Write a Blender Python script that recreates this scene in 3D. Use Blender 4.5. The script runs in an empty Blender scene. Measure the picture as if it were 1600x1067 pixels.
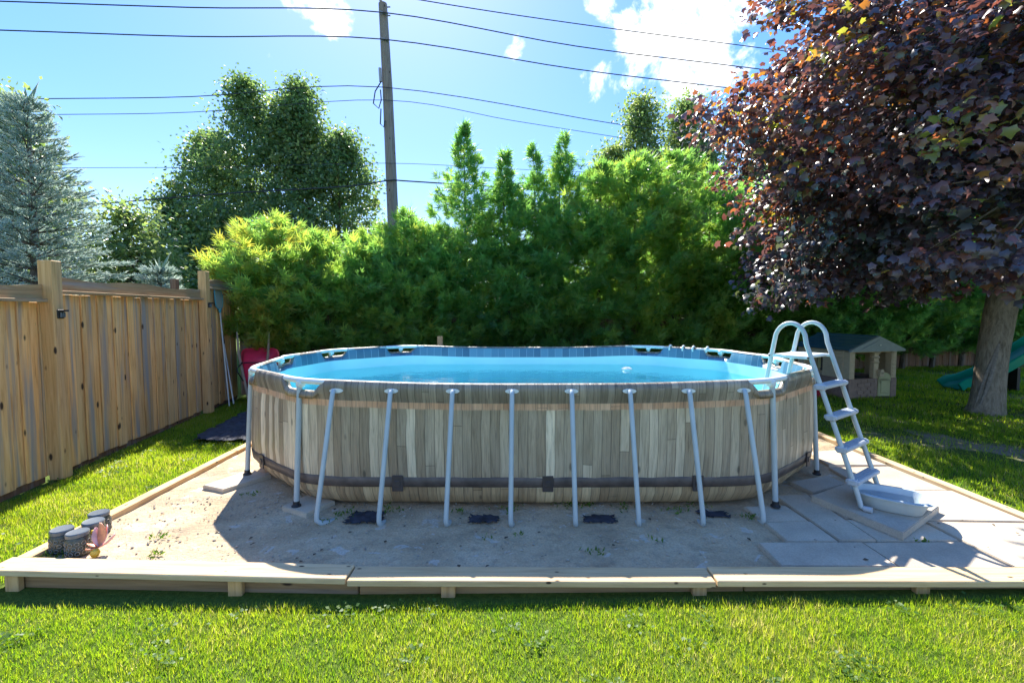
import bpy, math, random
import numpy as np
from mathutils import Vector, Matrix
R = math.radians
scene = bpy.context.scene
C = scene.collection
rng = np.random.default_rng(7)
random.seed(7)

# ---------------------------------------------------------------- camera
cam_d = bpy.data.cameras.new('camera'); cam = bpy.data.objects.new('camera', cam_d); C.objects.link(cam)
cam_d.sensor_width = 36.0; cam_d.lens = 15.75; cam_d.shift_y = -0.005
cam_d.clip_start = 0.05; cam_d.clip_end = 2000
cam.location = (0, 0, 1.75); cam.rotation_euler = (R(90) - math.atan(39.2 / 700), 0, 0)
scene.camera = cam

# ---------------------------------------------------------------- world, sun, exposure
SUN_AZ, SUN_EL = 15.0, 47.0      # degrees left of straight ahead, elevation
world = bpy.data.worlds.new('World'); scene.world = world; world.use_nodes = True
wn = world.node_tree.nodes; wl = world.node_tree.links; wn.clear()
def wnode(t, **k):
    n = wn.new(t)
    for a, v in k.items(): setattr(n, a, v)
    return n
sky = wnode('ShaderNodeTexSky', sky_type='NISHITA', sun_disc=False)
sky.sun_elevation = R(SUN_EL); sky.sun_rotation = R(-SUN_AZ); sky.air_density = 1.0; sky.dust_density = 0.2; sky.ozone_density = 2.5
hsv = wnode('ShaderNodeHueSaturation'); hsv.inputs['Saturation'].default_value = 2.2; hsv.inputs['Hue'].default_value = 0.519; hsv.inputs['Value'].default_value = 1.06
gam = wnode('ShaderNodeGamma'); gam.inputs['Gamma'].default_value = 0.45      # the photograph's even, glare-free blue
geo = wnode('ShaderNodeTexCoord')
# clouds live in sky directions: wispy cumulus from layered noise, thicker round a few centres
cn = wnode('ShaderNodeTexNoise'); cn.inputs['Scale'].default_value = 9.0; cn.inputs['Detail'].default_value = 9; cn.inputs['Roughness'].default_value = 0.62; cn.inputs['Distortion'].default_value = 0.25
wl.new(geo.outputs['Generated'], cn.inputs['Vector'])
def wmath(op, a, b=None, c=None, clamp=False):
    n = wnode('ShaderNodeMath', operation=op, use_clamp=clamp)
    for i, v in enumerate((a, b, c)):
        if v is None: continue
        if isinstance(v, (int, float)): n.inputs[i].default_value = v
        else: wl.new(v, n.inputs[i])
    return n.outputs[0]
def pix_dir(px, py):
    th = math.atan(39.2 / 700); x = (px - 800) / 700; u = -(py - 525) / 700
    return Vector((x, math.cos(th) + u * math.sin(th), -math.sin(th) + u * math.cos(th))).normalized()
cov = None
for (d, rad, amt) in ((pix_dir(1060, 0), 0.28, 0.215), (pix_dir(985, 95), 0.14, 0.175), (pix_dir(1130, 50), 0.17, 0.19), (pix_dir(505, 2), 0.09, 0.2), (pix_dir(815, 84), 0.05, 0.16),
                      (pix_dir(915, 128), 0.05, 0.14), (Vector((0.75, 0.15, 0.6)).normalized(), 0.4, 0.24), (Vector((-0.5, -0.6, 0.5)).normalized(), 0.5, 0.24), (Vector((0.2, -0.8, 0.55)).normalized(), 0.4, 0.2)):
    dn = wnode('ShaderNodeVectorMath', operation='DISTANCE'); wl.new(geo.outputs['Generated'], dn.inputs[0]); dn.inputs[1].default_value = d
    mr = wnode('ShaderNodeMapRange', interpolation_type='SMOOTHSTEP')
    mr.inputs['From Min'].default_value = rad; mr.inputs['From Max'].default_value = rad * 0.25
    mr.inputs['To Min'].default_value = 0; mr.inputs['To Max'].default_value = amt
    wl.new(dn.outputs['Value'], mr.inputs['Value'])
    cov = mr.outputs[0] if cov is None else wmath('MAXIMUM', cov, mr.outputs[0])
cl = wmath('ADD', cn.outputs['Fac'], cov)
clm = wnode('ShaderNodeMapRange', interpolation_type='SMOOTHSTEP'); wl.new(cl, clm.inputs['Value'])
clm.inputs['From Min'].default_value = 0.66; clm.inputs['From Max'].default_value = 0.82
mix = wnode('ShaderNodeMix', data_type='RGBA')
bg = wnode('ShaderNodeBackground'); bg.inputs['Strength'].default_value = 0.15
out = wnode('ShaderNodeOutputWorld')
wl.new(sky.outputs[0], gam.inputs['Color']); wl.new(gam.outputs[0], hsv.inputs['Color']); wl.new(hsv.outputs[0], mix.inputs[6]); wl.new(clm.outputs[0], mix.inputs[0])
mix.inputs[7].default_value = (2.9, 2.9, 2.9, 1)
wl.new(mix.outputs[2], bg.inputs[0]); wl.new(bg.outputs[0], out.inputs[0])
sun_d = bpy.data.lights.new('sun', 'SUN'); sun = bpy.data.objects.new('sun', sun_d); C.objects.link(sun)
sun_d.energy = 2.9; sun_d.angle = R(0.6); sun_d.color = (1.0, 0.95, 0.86)
sdir = Vector((math.sin(R(SUN_AZ)) * math.cos(R(SUN_EL)), -math.cos(R(SUN_AZ)) * math.cos(R(SUN_EL)), -math.sin(R(SUN_EL))))
sun.rotation_euler = sdir.to_track_quat('-Z', 'Y').to_euler(); sun.location = (-3, 12, 14)
scene.view_settings.view_transform = 'Standard'; scene.view_settings.look = 'None'
scene.view_settings.exposure = 2.27; scene.view_settings.gamma = 1.0
scene.cycles.max_bounces = 8; scene.cycles.transparent_max_bounces = 16
scene.cycles.diffuse_bounces = 4; scene.cycles.transmission_bounces = 6; scene.cycles.caustics_reflective = False; scene.cycles.caustics_refractive = False

# ---------------------------------------------------------------- materials
class Mat:
    def __init__(s, name):
        s.m = bpy.data.materials.new(name); s.m.use_nodes = True; s.nt = s.m.node_tree
        s.b = s.nt.nodes['Principled BSDF']; s.o = s.nt.nodes['Material Output']
    def n(s, t, ins=None, **k):
        n = s.nt.nodes.new(t)
        for a, v in k.items(): setattr(n, a, v)
        for a, v in (ins or {}).items(): s.put(n.inputs[a], v)
        return n
    def put(s, sock, v):
        if hasattr(v, 'is_output') or isinstance(v, bpy.types.NodeSocket): s.nt.links.new(v, sock)
        else: sock.default_value = v
    def set(s, **k):
        for a, v in k.items(): s.put(s.b.inputs[a.replace('_', ' ')], v)
        return s
    def coord(s, kind='Object', scale=(1, 1, 1), rot=(0, 0, 0)):
        tc = s.n('ShaderNodeTexCoord'); mp = s.n('ShaderNodeMapping', {'Vector': tc.outputs[kind], 'Scale': scale, 'Rotation': rot}); return mp.outputs[0]
    def noise(s, vec, scale, detail=5, rough=0.55, dist=0.0):
        return s.n('ShaderNodeTexNoise', {'Vector': vec, 'Scale': scale, 'Detail': detail, 'Roughness': rough, 'Distortion': dist}).outputs['Fac']
    def ramp(s, fac, *stops):
        r = s.n('ShaderNodeValToRGB', {'Fac': fac}); e = r.color_ramp.elements
        while len(e) < len(stops): e.new(0.5)
        for i, (p, c) in enumerate(stops): e[i].position = p; e[i].color = (*c, 1) if len(c) == 3 else c
        return r.outputs[0]
    def mix(s, fac, a, b, mode='MIX'):
        n = s.n('ShaderNodeMix', data_type='RGBA', blend_type=mode)
        s.put(n.inputs[0], fac); s.put(n.inputs[6], (*a, 1) if isinstance(a, tuple) and len(a) == 3 else a); s.put(n.inputs[7], (*b, 1) if isinstance(b, tuple) and len(b) == 3 else b)
        return n.outputs[2]
    def math(s, op, a, b=0.0, clamp=False):
        n = s.n('ShaderNodeMath', operation=op, use_clamp=clamp); s.put(n.inputs[0], a); s.put(n.inputs[1], b); return n.outputs[0]
    def step(s, v, a, b):
        return s.n('ShaderNodeMapRange', {'Value': v, 'From Min': a, 'From Max': b}, interpolation_type='SMOOTHSTEP').outputs[0]
    def bump(s, h, strength=0.3, dist=0.01):
        s.put(s.b.inputs['Normal'], s.n('ShaderNodeBump', {'Height': h, 'Strength': strength, 'Distance': dist}).outputs[0]); return s

def simple(name, col, rough=0.5, metal=0.0, var=0.12, nscale=14, bump=0.0, spec=0.5):
    m = Mat(name); v = m.coord()
    f = m.noise(v, nscale, 6)
    lo = tuple(c * (1 - var) for c in col); hi = tuple(min(1, c * (1 + var)) for c in col)
    m.set(Base_Color=m.ramp(f, (0.3, lo), (0.7, hi)), Roughness=rough, Metallic=metal)
    m.b.inputs['Specular IOR Level'].default_value = spec
    if bump: m.bump(m.noise(v, nscale * 6, 4), bump, 0.004)
    return m.m

def foliage(name, stops, trans, tfac, rough=0.45, spec=0.4, tstops=None):
    m = Mat(name)
    t = m.n('ShaderNodeAttribute', attribute_name='tone').outputs['Fac']
    col = m.ramp(t, *stops)
    m.set(Base_Color=col, Roughness=rough); m.b.inputs['Specular IOR Level'].default_value = spec
    tr = m.n('ShaderNodeBsdfTranslucent', {'Color': m.ramp(t, *tstops) if tstops else (*trans, 1)})
    mx = m.n('ShaderNodeMixShader', {0: tfac, 1: m.b.outputs[0], 2: tr.outputs[0]})
    m.nt.links.new(mx.outputs[0], m.o.inputs[0]); return m.m

def wood(name, c1, c2, c3, axis='Z', weather=0.0, rough=0.75, knots=True, ks=1.0):
    m = Mat(name)
    st = {'X': (1.2, 22, 22), 'Y': (22, 1.2, 22), 'Z': (22, 22, 1.2)}[axis]
    rnd = m.n('ShaderNodeObjectInfo').outputs['Random']
    tc = m.n('ShaderNodeTexCoord')
    off = m.n('ShaderNodeCombineXYZ', {0: m.math('MULTIPLY', rnd, 37.0), 1: m.math('MULTIPLY', rnd, 91.0), 2: m.math('MULTIPLY', rnd, 13.0)})
    va = m.n('ShaderNodeVectorMath', {0: tc.outputs['Object'], 1: off.outputs[0]}, operation='ADD').outputs[0]
    v = m.n('ShaderNodeMapping', {'Vector': va, 'Scale': st}).outputs[0]
    g = m.noise(v, 1.6, 7, 0.6, 0.6)
    base = m.ramp(g, (0.28, c1), (0.5, c2), (0.72, c3))
    tint = m.ramp(rnd, (0.0, (0.70, 0.66, 0.62)), (0.25, (1.0, 0.94, 0.86)), (0.5, (1.12, 0.98, 0.80)), (0.75, (0.92, 0.80, 0.66)), (1.0, (0.86, 0.88, 0.90)))
    base = m.mix(1.0, base, tint, 'MULTIPLY')
    if weather > 0:      # grey weathering in tall streaks
        vw = m.n('ShaderNodeMapping', {'Vector': va, 'Scale': {'X': (0.35, 7, 7), 'Y': (7, 0.35, 7), 'Z': (7, 7, 0.35)}[axis]}).outputs[0]
        w = m.noise(vw, 1.3, 3)
        base = m.mix(m.math('MULTIPLY', m.step(w, 0.50, 0.68), weather), base, (0.27, 0.255, 0.245))
    if knots:
        vk = m.n('ShaderNodeMapping', {'Vector': va, 'Scale': {'X': (2.6 * ks, 6 * ks, 6 * ks), 'Y': (6 * ks, 2.6 * ks, 6 * ks), 'Z': (6 * ks, 6 * ks, 2.6 * ks)}[axis]}).outputs[0]
        vo = m.n('ShaderNodeTexVoronoi', {'Vector': vk, 'Scale': 1.0}).outputs['Distance']
        base = m.mix(m.step(vo, 0.14, 0.07), base, (0.05, 0.03, 0.02))
    m.set(Base_Color=base, Roughness=rough); m.b.inputs['Specular IOR Level'].default_value = 0.25
    m.bump(g, 0.35, 0.004); return m.m

MT = {}
MT['fence'] = wood('fence_cedar', (0.46, 0.25, 0.10), (0.72, 0.45, 0.205), (0.80, 0.56, 0.30), 'Z', 0.9)
MT['fence_rail'] = wood('fence_rail_cedar', (0.22, 0.15, 0.08), (0.40, 0.27, 0.15), (0.48, 0.35, 0.2), 'X', 0.8, knots=False)
MT['post'] = wood('fence_post_cedar', (0.38, 0.23, 0.11), (0.55, 0.36, 0.18), (0.64, 0.45, 0.26), 'Z', 0.25)
MT['oldfence'] = wood('back_fence_wood', (0.12, 0.07, 0.05), (0.2, 0.12, 0.08), (0.28, 0.17, 0.12), 'Z', 0.5)
MT['cap'] = wood('new_lumber', (0.46, 0.32, 0.18), (0.60, 0.45, 0.27), (0.68, 0.53, 0.34), 'X', 0.12, ks=2.2)
MT['capy'] = wood('new_lumber_side', (0.46, 0.32, 0.18), (0.60, 0.45, 0.27), (0.68, 0.53, 0.34), 'Y', 0.15)
MT['facew'] = wood('older_lumber_shaded', (0.22, 0.14, 0.075), (0.34, 0.225, 0.125), (0.42, 0.29, 0.17), 'X', 0.3)  # older wood, its colour darkened further for the shade under the caps
MT['handle'] = wood('grey_handle_wood', (0.25, 0.2, 0.16), (0.38, 0.33, 0.28), (0.45, 0.4, 0.36), 'Z', 0.5, knots=False)

def sand_mat():
    m = Mat('sandy_pad'); v = m.coord()
    a = m.noise(v, 2.2, 6, 0.6); b = m.noise(v, 60, 6, 0.7); c = m.noise(v, 5.5, 3, 0.5, 0.6)
    base = m.ramp(a, (0.25, (0.36, 0.265, 0.17)), (0.5, (0.55, 0.425, 0.28)), (0.72, (0.64, 0.52, 0.365)))
    base = m.mix(m.math('MULTIPLY', m.step(m.noise(v, 9, 6, 0.7, 0.3), 0.5, 0.68), 0.45), base, (0.30, 0.25, 0.19))
    base = m.mix(m.math('MULTIPLY', m.step(c, 0.62, 0.66), 0.6), base, (0.62, 0.585, 0.52))      # dried pale crusts
    base = m.mix(1.0, base, m.ramp(b, (0.3, (0.72, 0.7, 0.68)), (0.65, (1.05, 1.04, 1.02))), 'MULTIPLY')
    m.set(Base_Color=base, Roughness=0.95); m.b.inputs['Specular IOR Level'].default_value = 0.15
    h = m.math('ADD', m.math('MULTIPLY', b, 0.5), m.noise(v, 18, 5)); m.bump(h, 1.0, 0.022); return m.m
MT['sand'] = sand_mat()
def lawn_mat():
    m = Mat('lawn_soil'); v = m.coord()
    a = m.noise(v, 0.9, 6, 0.6); b = m.noise(v, 30, 5, 0.7)
    g = m.ramp(b, (0.3, (0.045, 0.080, 0.012)), (0.7, (0.11, 0.15, 0.028)))
    d = m.ramp(b, (0.3, (0.16, 0.13, 0.095)), (0.7, (0.30, 0.26, 0.20)))
    sx = m.n('ShaderNodeSeparateXYZ', {0: v})
    right = m.step(sx.outputs[0], 4.2, 6.0)
    f = m.math('MULTIPLY', m.step(a, 0.53, 0.63), right)
    m.set(Base_Color=m.mix(f, g, d), Roughness=0.95); m.b.inputs['Specular IOR Level'].default_value = 0.1
    m.bump(b, 0.8, 0.02); return m.m
MT['lawn'] = lawn_mat()
def concrete(name, c, var=0.2):
    m = Mat(name); v = m.coord(); rnd = m.n('ShaderNodeObjectInfo').outputs['Random']
    a = m.noise(v, 3.0, 6, 0.6); b = m.noise(v, 90, 5, 0.7)
    base = m.ramp(a, (0.3, tuple(x * (1 - var) for x in c)), (0.7, tuple(x * (1 + var * 0.5) for x in c)))
    base = m.mix(1.0, base, m.ramp(b, (0.3, (0.8, 0.8, 0.8)), (0.65, (1.06, 1.06, 1.06))), 'MULTIPLY')
    base = m.mix(1.0, base, m.ramp(rnd, (0, (0.86, 0.85, 0.83)), (1, (1.05, 1.03, 1.0))), 'MULTIPLY')
    m.set(Base_Color=base, Roughness=0.9); m.b.inputs['Specular IOR Level'].default_value = 0.2
    m.bump(b, 0.4, 0.004); return m.m
MT['slab'] = concrete('concrete_slab', (0.52, 0.445, 0.35))
MT['slab2'] = concrete('weathered_paver', (0.48, 0.43, 0.36))

def liner_mat():
    """printed plank pattern on the vinyl: uv.x = metres along the wall, uv.y = height"""
    m = Mat('printed_vinyl_planks'); tc = m.n('ShaderNodeTexCoord'); uv = tc.outputs['UV']
    s = m.n('ShaderNodeSeparateXYZ', {0: uv}); x, z = s.outputs[0], s.outputs[1]
    sw = m.n('ShaderNodeCombineXYZ', {0: z, 1: x, 2: 0.0}).outputs[0]
    wob = m.math('MULTIPLY', m.math('SUBTRACT', m.noise(m.n('ShaderNodeMapping', {'Vector': uv, 'Scale': (0.8, 2.2, 1)}).outputs[0], 1.0, 2), 0.5), 0.03)
    def planks(w, l, c1, c2, mort):
        xs_ = m.math('DIVIDE', m.math('ADD', x, wob), w); colid = m.math('FLOOR', xs_); fx = m.math('FRACT', xs_)
        ro = m.n('ShaderNodeTexWhiteNoise', {'W': colid}, noise_dimensions='1D').outputs['Value']
        zs_ = m.math('DIVIDE', m.math('ADD', z, m.math('MULTIPLY', ro, 3.0)), l); rowid = m.math('FLOOR', zs_); fz = m.math('FRACT', zs_)
        pid = m.n('ShaderNodeCombineXYZ', {0: colid, 1: rowid, 2: 0.0}).outputs[0]
        r2 = m.n('ShaderNodeTexWhiteNoise', {'Vector': pid}, noise_dimensions='2D').outputs['Value']
        c = m.ramp(r2, (0.0, c1), (0.55, tuple(0.62 * p + 0.38 * q for p, q in zip(c1, c2))), (0.72, tuple(0.45 * p + 0.55 * q for p, q in zip(c1, c2))), (1.0, c2))
        ex = m.math('MINIMUM', fx, m.math('SUBTRACT', 1.0, fx)); ez = m.math('MULTIPLY', m.math('MINIMUM', fz, m.math('SUBTRACT', 1.0, fz)), l / w)
        return m.mix(m.math('MULTIPLY', m.step(m.math('MINIMUM', ex, ez), 0.06, 0.0), 0.75), c, mort)
    body = planks(0.08, 2.1, (0.27, 0.21, 0.15), (0.74, 0.63, 0.48), (0.05, 0.042, 0.034))
    low = planks(0.08, 2.1, (0.32, 0.22, 0.135), (0.70, 0.55, 0.36), (0.05, 0.04, 0.03))
    topc = planks(0.06, 0.9, (0.19, 0.16, 0.13), (0.38, 0.33, 0.27), (0.04, 0.035, 0.03))
    pink = planks(0.09, 0.9, (0.55, 0.33, 0.22), (0.74, 0.50, 0.36), (0.25, 0.18, 0.14))
    g = m.noise(m.n('ShaderNodeMapping', {'Vector': uv, 'Scale': (60, 3.5, 1)}).outputs[0], 1.0, 7, 0.65, 0.8)
    kn = m.n('ShaderNodeTexVoronoi', {'Vector': m.n('ShaderNodeMapping', {'Vector': uv, 'Scale': (6.5, 2.6, 1)}).outputs[0], 'Scale': 1.0}).outputs['Distance']
    col = m.mix(m.step(z, 0.245, 0.235), body, low)
    col = m.mix(m.step(z, 0.925, 0.94), col, pink)
    col = m.mix(m.step(z, 0.985, 0.992), col, topc)
    col = m.mix(1.0, col, m.ramp(g, (0.25, (0.5, 0.47, 0.43)), (0.5, (0.98, 0.95, 0.9)), (0.75, (1.3, 1.25, 1.16))), 'MULTIPLY')
    col = m.mix(m.math('MULTIPLY', m.step(kn, 0.13, 0.05), 0.7), col, (0.06, 0.05, 0.04))
    dirt = m.noise(m.coord('Object'), 1.4, 4)
    col = m.mix(m.math('MULTIPLY', m.step(dirt, 0.5, 0.75), 0.25), col, (0.30, 0.25, 0.17))
    m.set(Base_Color=col, Roughness=0.42); m.b.inputs['Specular IOR Level'].default_value = 0.35
    m.bump(m.noise(m.n('ShaderNodeMapping', {'Vector': uv, 'Scale': (8, 0.9, 1)}).outputs[0], 1.0, 4), 0.8, 0.05)
    return m.m
MT['liner'] = liner_mat()
def inner_mat():
    m = Mat('inner_vinyl'); tc = m.n('ShaderNodeTexCoord'); uv = tc.outputs['UV']
    s = m.n('ShaderNodeSeparateXYZ', {0: uv}); x, z = s.outputs[0], s.outputs[1]
    sw = m.n('ShaderNodeCombineXYZ', {0: z, 1: x, 2: 0.0}).outputs[0]
    b = m.n('ShaderNodeTexBrick', {'Vector': sw, 'Color1': (0.03, 0.10, 0.17, 1), 'Color2': (0.12, 0.26, 0.36, 1), 'Mortar': (0.25, 0.36, 0.44, 1), 'Scale': 1.0, 'Mortar Size': 0.003, 'Brick Width': 0.9, 'Row Height': 0.12}, offset=0.4).outputs['Color']
    pale = m.ramp(m.noise(m.coord(), 2.0, 3), (0.3, (0.50, 0.78, 0.81)), (0.7, (0.60, 0.85, 0.86)))
    m.set(Base_Color=m.mix(m.step(z, 0.985, 0.992), pale, b), Roughness=0.4); return m.m
MT['inner'] = inner_mat()
def floor_mat():
    m = Mat('pool_floor_mosaic'); v = m.coord()
    b = m.n('ShaderNodeTexBrick', {'Vector': v, 'Color1': (0.01, 0.44, 0.56, 1), 'Color2': (0.04, 0.58, 0.68, 1), 'Mortar': (0.38, 0.80, 0.90, 1), 'Scale': 1.0, 'Mortar Size': 0.022, 'Brick Width': 0.2, 'Row Height': 0.2}, offset=0.0).outputs['Color']
    m.set(Base_Color=b, Roughness=0.5); return m.m
MT['floor'] = floor_mat()
def water_mat(name='pool_water', tint=(0.62, 0.96, 0.98), bscale=5.0):
    m = Mat(name); v = m.coord()
    nrm = m.n('ShaderNodeBump', {'Height': m.noise(v, bscale, 3, 0.5, 0.5), 'Strength': 0.3, 'Distance': 0.02}).outputs[0]
    tr = m.n('ShaderNodeBsdfTransparent', {'Color': (*tint, 1)}); gl = m.n('ShaderNodeBsdfGlossy', {'Color': (1, 1, 1, 1), 'Roughness': 0.02, 'Normal': nrm})
    fr = m.n('ShaderNodeFresnel', {'IOR': 1.13, 'Normal': nrm})
    mx = m.n('ShaderNodeMixShader', {0: fr.outputs[0], 1: tr.outputs[0], 2: gl.outputs[0]})
    m.nt.links.new(mx.outputs[0], m.o.inputs[0]); return m.m
MT['water'] = water_mat()
MT['basinwater'] = water_mat('basin_water', (0.9, 0.96, 1.0), 12)
MT['tube'] = simple('grey_painted_steel', (0.40, 0.45, 0.46), 0.38, 0.0, 0.06, 6)
MT['white_plastic'] = simple('white_plastic', (0.66, 0.69, 0.68), 0.45, 0, 0.06)
MT['step'] = simple('grey_step_plastic', (0.40, 0.43, 0.47), 0.5, 0, 0.08, 20, 0.1)
MT['basin'] = simple('grey_blue_basin_plastic', (0.46, 0.52, 0.54), 0.4, 0, 0.05)
MT['black'] = simple('black_plastic', (0.018, 0.018, 0.02), 0.5, 0, 0.3)
MT['belt'] = simple('dark_belt_print', (0.10, 0.075, 0.066), 0.5, 0, 0.45, 7)
MT['clip'] = simple('belt_clip_vinyl', (0.055, 0.042, 0.040), 0.45, 0, 0.25)
MT['red'] = simple('red_tray_paint', (0.72, 0.03, 0.09), 0.32, 0, 0.08)
MT['rubber'] = simple('black_rubber', (0.02, 0.02, 0.02), 0.8, 0, 0.3)
MT['fabric'] = simple('black_landscape_fabric', (0.026, 0.029, 0.042), 0.8, 0, 0.7, 18, 0.5)
MT['pole_wood'] = wood('weathered_pole_wood', (0.14, 0.115, 0.095), (0.24, 0.205, 0.175), (0.32, 0.28, 0.24), 'Z', 0.6)
MT['wire'] = simple('black_cable', (0.02, 0.022, 0.03), 0.6)
MT['ceramic'] = simple('grey_insulator', (0.3, 0.3, 0.32), 0.3)
MT['net'] = simple('pale_net', (0.30, 0.36, 0.37), 0.8, 0, 0.15, 120)
MT['blueplastic'] = simple('teal_blue_plastic', (0.05, 0.30, 0.42), 0.4)
MT['alu'] = simple('white_aluminium_pole', (0.55, 0.57, 0.58), 0.35, 0.2, 0.06)
MT['glassjar'] = simple('smoked_mesh_glass', (0.06, 0.065, 0.05), 0.25, 0, 0.5, 60, 0.4)
MT['lid'] = simple('grey_lid', (0.11, 0.13, 0.15), 0.35)
MT['filigree'] = simple('silver_filigree', (0.30, 0.28, 0.24), 0.4, 0.3)
MT['petal'] = simple('peach_petal', (0.72, 0.30, 0.16), 0.45, 0, 0.3, 20)
MT['petal2'] = simple('pink_petal', (0.70, 0.36, 0.34), 0.45, 0, 0.25, 20)
MT['yellow'] = simple('yellow_bud', (0.62, 0.42, 0.04), 0.4)
MT['tan'] = simple('tan_toy_plastic', (0.46, 0.36, 0.23), 0.55, 0, 0.06)
MT['brown'] = simple('brown_brick_plastic', (0.22, 0.145, 0.115), 0.6, 0, 0.2, 12)
MT['roofblue'] = simple('dark_blue_roof_plastic', (0.03, 0.10, 0.15), 0.3, 0, 0.1)
MT['pediment'] = simple('slate_green_plastic', (0.20, 0.25, 0.26), 0.5, 0, 0.08)
MT['doorgreen'] = simple('pale_olive_plastic', (0.38, 0.37, 0.2), 0.5, 0, 0.06)
MT['slide'] = simple('green_slide_plastic', (0.0, 0.24, 0.165), 0.3, 0, 0.08, 5)
MT['redtoy'] = simple('dark_red_plastic', (0.30, 0.012, 0.03), 0.4)
def bark(name, c1, c2, c3, sc=9):
    m = Mat(name); v = m.coord('Object', (1, 1, 0.28)); a = m.noise(v, sc, 8, 0.65, 0.6); b = m.noise(m.coord('Object', (1, 1, 0.7)), 1.6, 4)
    base = m.ramp(a, (0.3, c1), (0.5, c2), (0.72, c3)); base = m.mix(m.math('MULTIPLY', m.step(b, 0.5, 0.7), 0.5), base, (0.13, 0.13, 0.07))
    m.set(Base_Color=base, Roughness=0.9); m.b.inputs['Specular IOR Level'].default_value = 0.15; m.bump(a, 0.9, 0.03); return m.m
MT['bark'] = bark('maple_bark', (0.12, 0.095, 0.07), (0.25, 0.205, 0.155), (0.36, 0.30, 0.235), 22)
MT['bark2'] = bark('grey_bark', (0.06, 0.05, 0.04), (0.12, 0.10, 0.085), (0.19, 0.165, 0.14), 14)
MT['scar'] = simple('bare_scar_wood', (0.05, 0.035, 0.028), 0.9, 0, 0.6, 25, 0.4)
MT['scar_lip'] = simple('scar_callus', (0.22, 0.19, 0.165), 0.9, 0, 0.3, 25, 0.4)
MT['grass'] = foliage('grass_blades', ((0.0, (0.07, 0.15, 0.014)), (0.5, (0.16, 0.25, 0.02)), (0.85, (0.25, 0.29, 0.035)), (1.0, (0.40, 0.35, 0.13))), None, 0.55, 0.5, 0.3,
    ((0.0, (0.20, 0.44, 0.012)), (0.5, (0.44, 0.62, 0.018)), (0.85, (0.62, 0.68, 0.03)), (1.0, (0.66, 0.58, 0.2))))
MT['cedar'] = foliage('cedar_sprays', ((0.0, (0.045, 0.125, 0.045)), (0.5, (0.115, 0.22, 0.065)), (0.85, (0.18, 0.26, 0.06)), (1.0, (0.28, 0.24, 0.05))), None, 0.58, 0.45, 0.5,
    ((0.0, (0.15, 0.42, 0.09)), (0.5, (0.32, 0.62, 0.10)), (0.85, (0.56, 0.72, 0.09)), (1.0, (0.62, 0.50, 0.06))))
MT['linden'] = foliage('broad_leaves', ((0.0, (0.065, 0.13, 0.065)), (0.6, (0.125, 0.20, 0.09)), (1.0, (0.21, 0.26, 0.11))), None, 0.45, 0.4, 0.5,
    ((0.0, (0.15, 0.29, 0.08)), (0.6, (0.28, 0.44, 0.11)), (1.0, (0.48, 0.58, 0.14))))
MT['spruce'] = foliage('blue_spruce_needles', ((0.0, (0.17, 0.25, 0.19)), (0.5, (0.36, 0.45, 0.38)), (1.0, (0.62, 0.68, 0.60))), None, 0.35, 0.6, 0.3,
    ((0.0, (0.32, 0.48, 0.40)), (1.0, (0.66, 0.78, 0.68))))
MT['maple'] = foliage('purple_maple_leaves', ((0.0, (0.050, 0.075, 0.060)), (0.25, (0.065, 0.065, 0.085)), (0.55, (0.092, 0.060, 0.078)), (0.8, (0.13, 0.062, 0.056)), (0.93, (0.20, 0.085, 0.035)), (1.0, (0.14, 0.15, 0.04))), None, 0.36, 0.34, 0.9,
    ((0.0, (0.18, 0.22, 0.06)), (0.2, (0.10, 0.09, 0.07)), (0.5, (0.17, 0.085, 0.085)), (0.68, (0.36, 0.11, 0.07)), (0.82, (0.68, 0.21, 0.04)), (0.94, (0.88, 0.40, 0.04)), (1.0, (0.6, 0.6, 0.06))))
MT['weed'] = foliage('weed_leaves', ((0.0, (0.05, 0.11, 0.02)), (1.0, (0.12, 0.19, 0.03))), None, 0.4, 0.5, 0.3, ((0.0, (0.12, 0.28, 0.02)), (1.0, (0.3, 0.45, 0.04))))
MT['litter'] = simple('dry_leaf_litter', (0.075, 0.05, 0.03), 0.9, 0, 0.5, 40)

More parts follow.
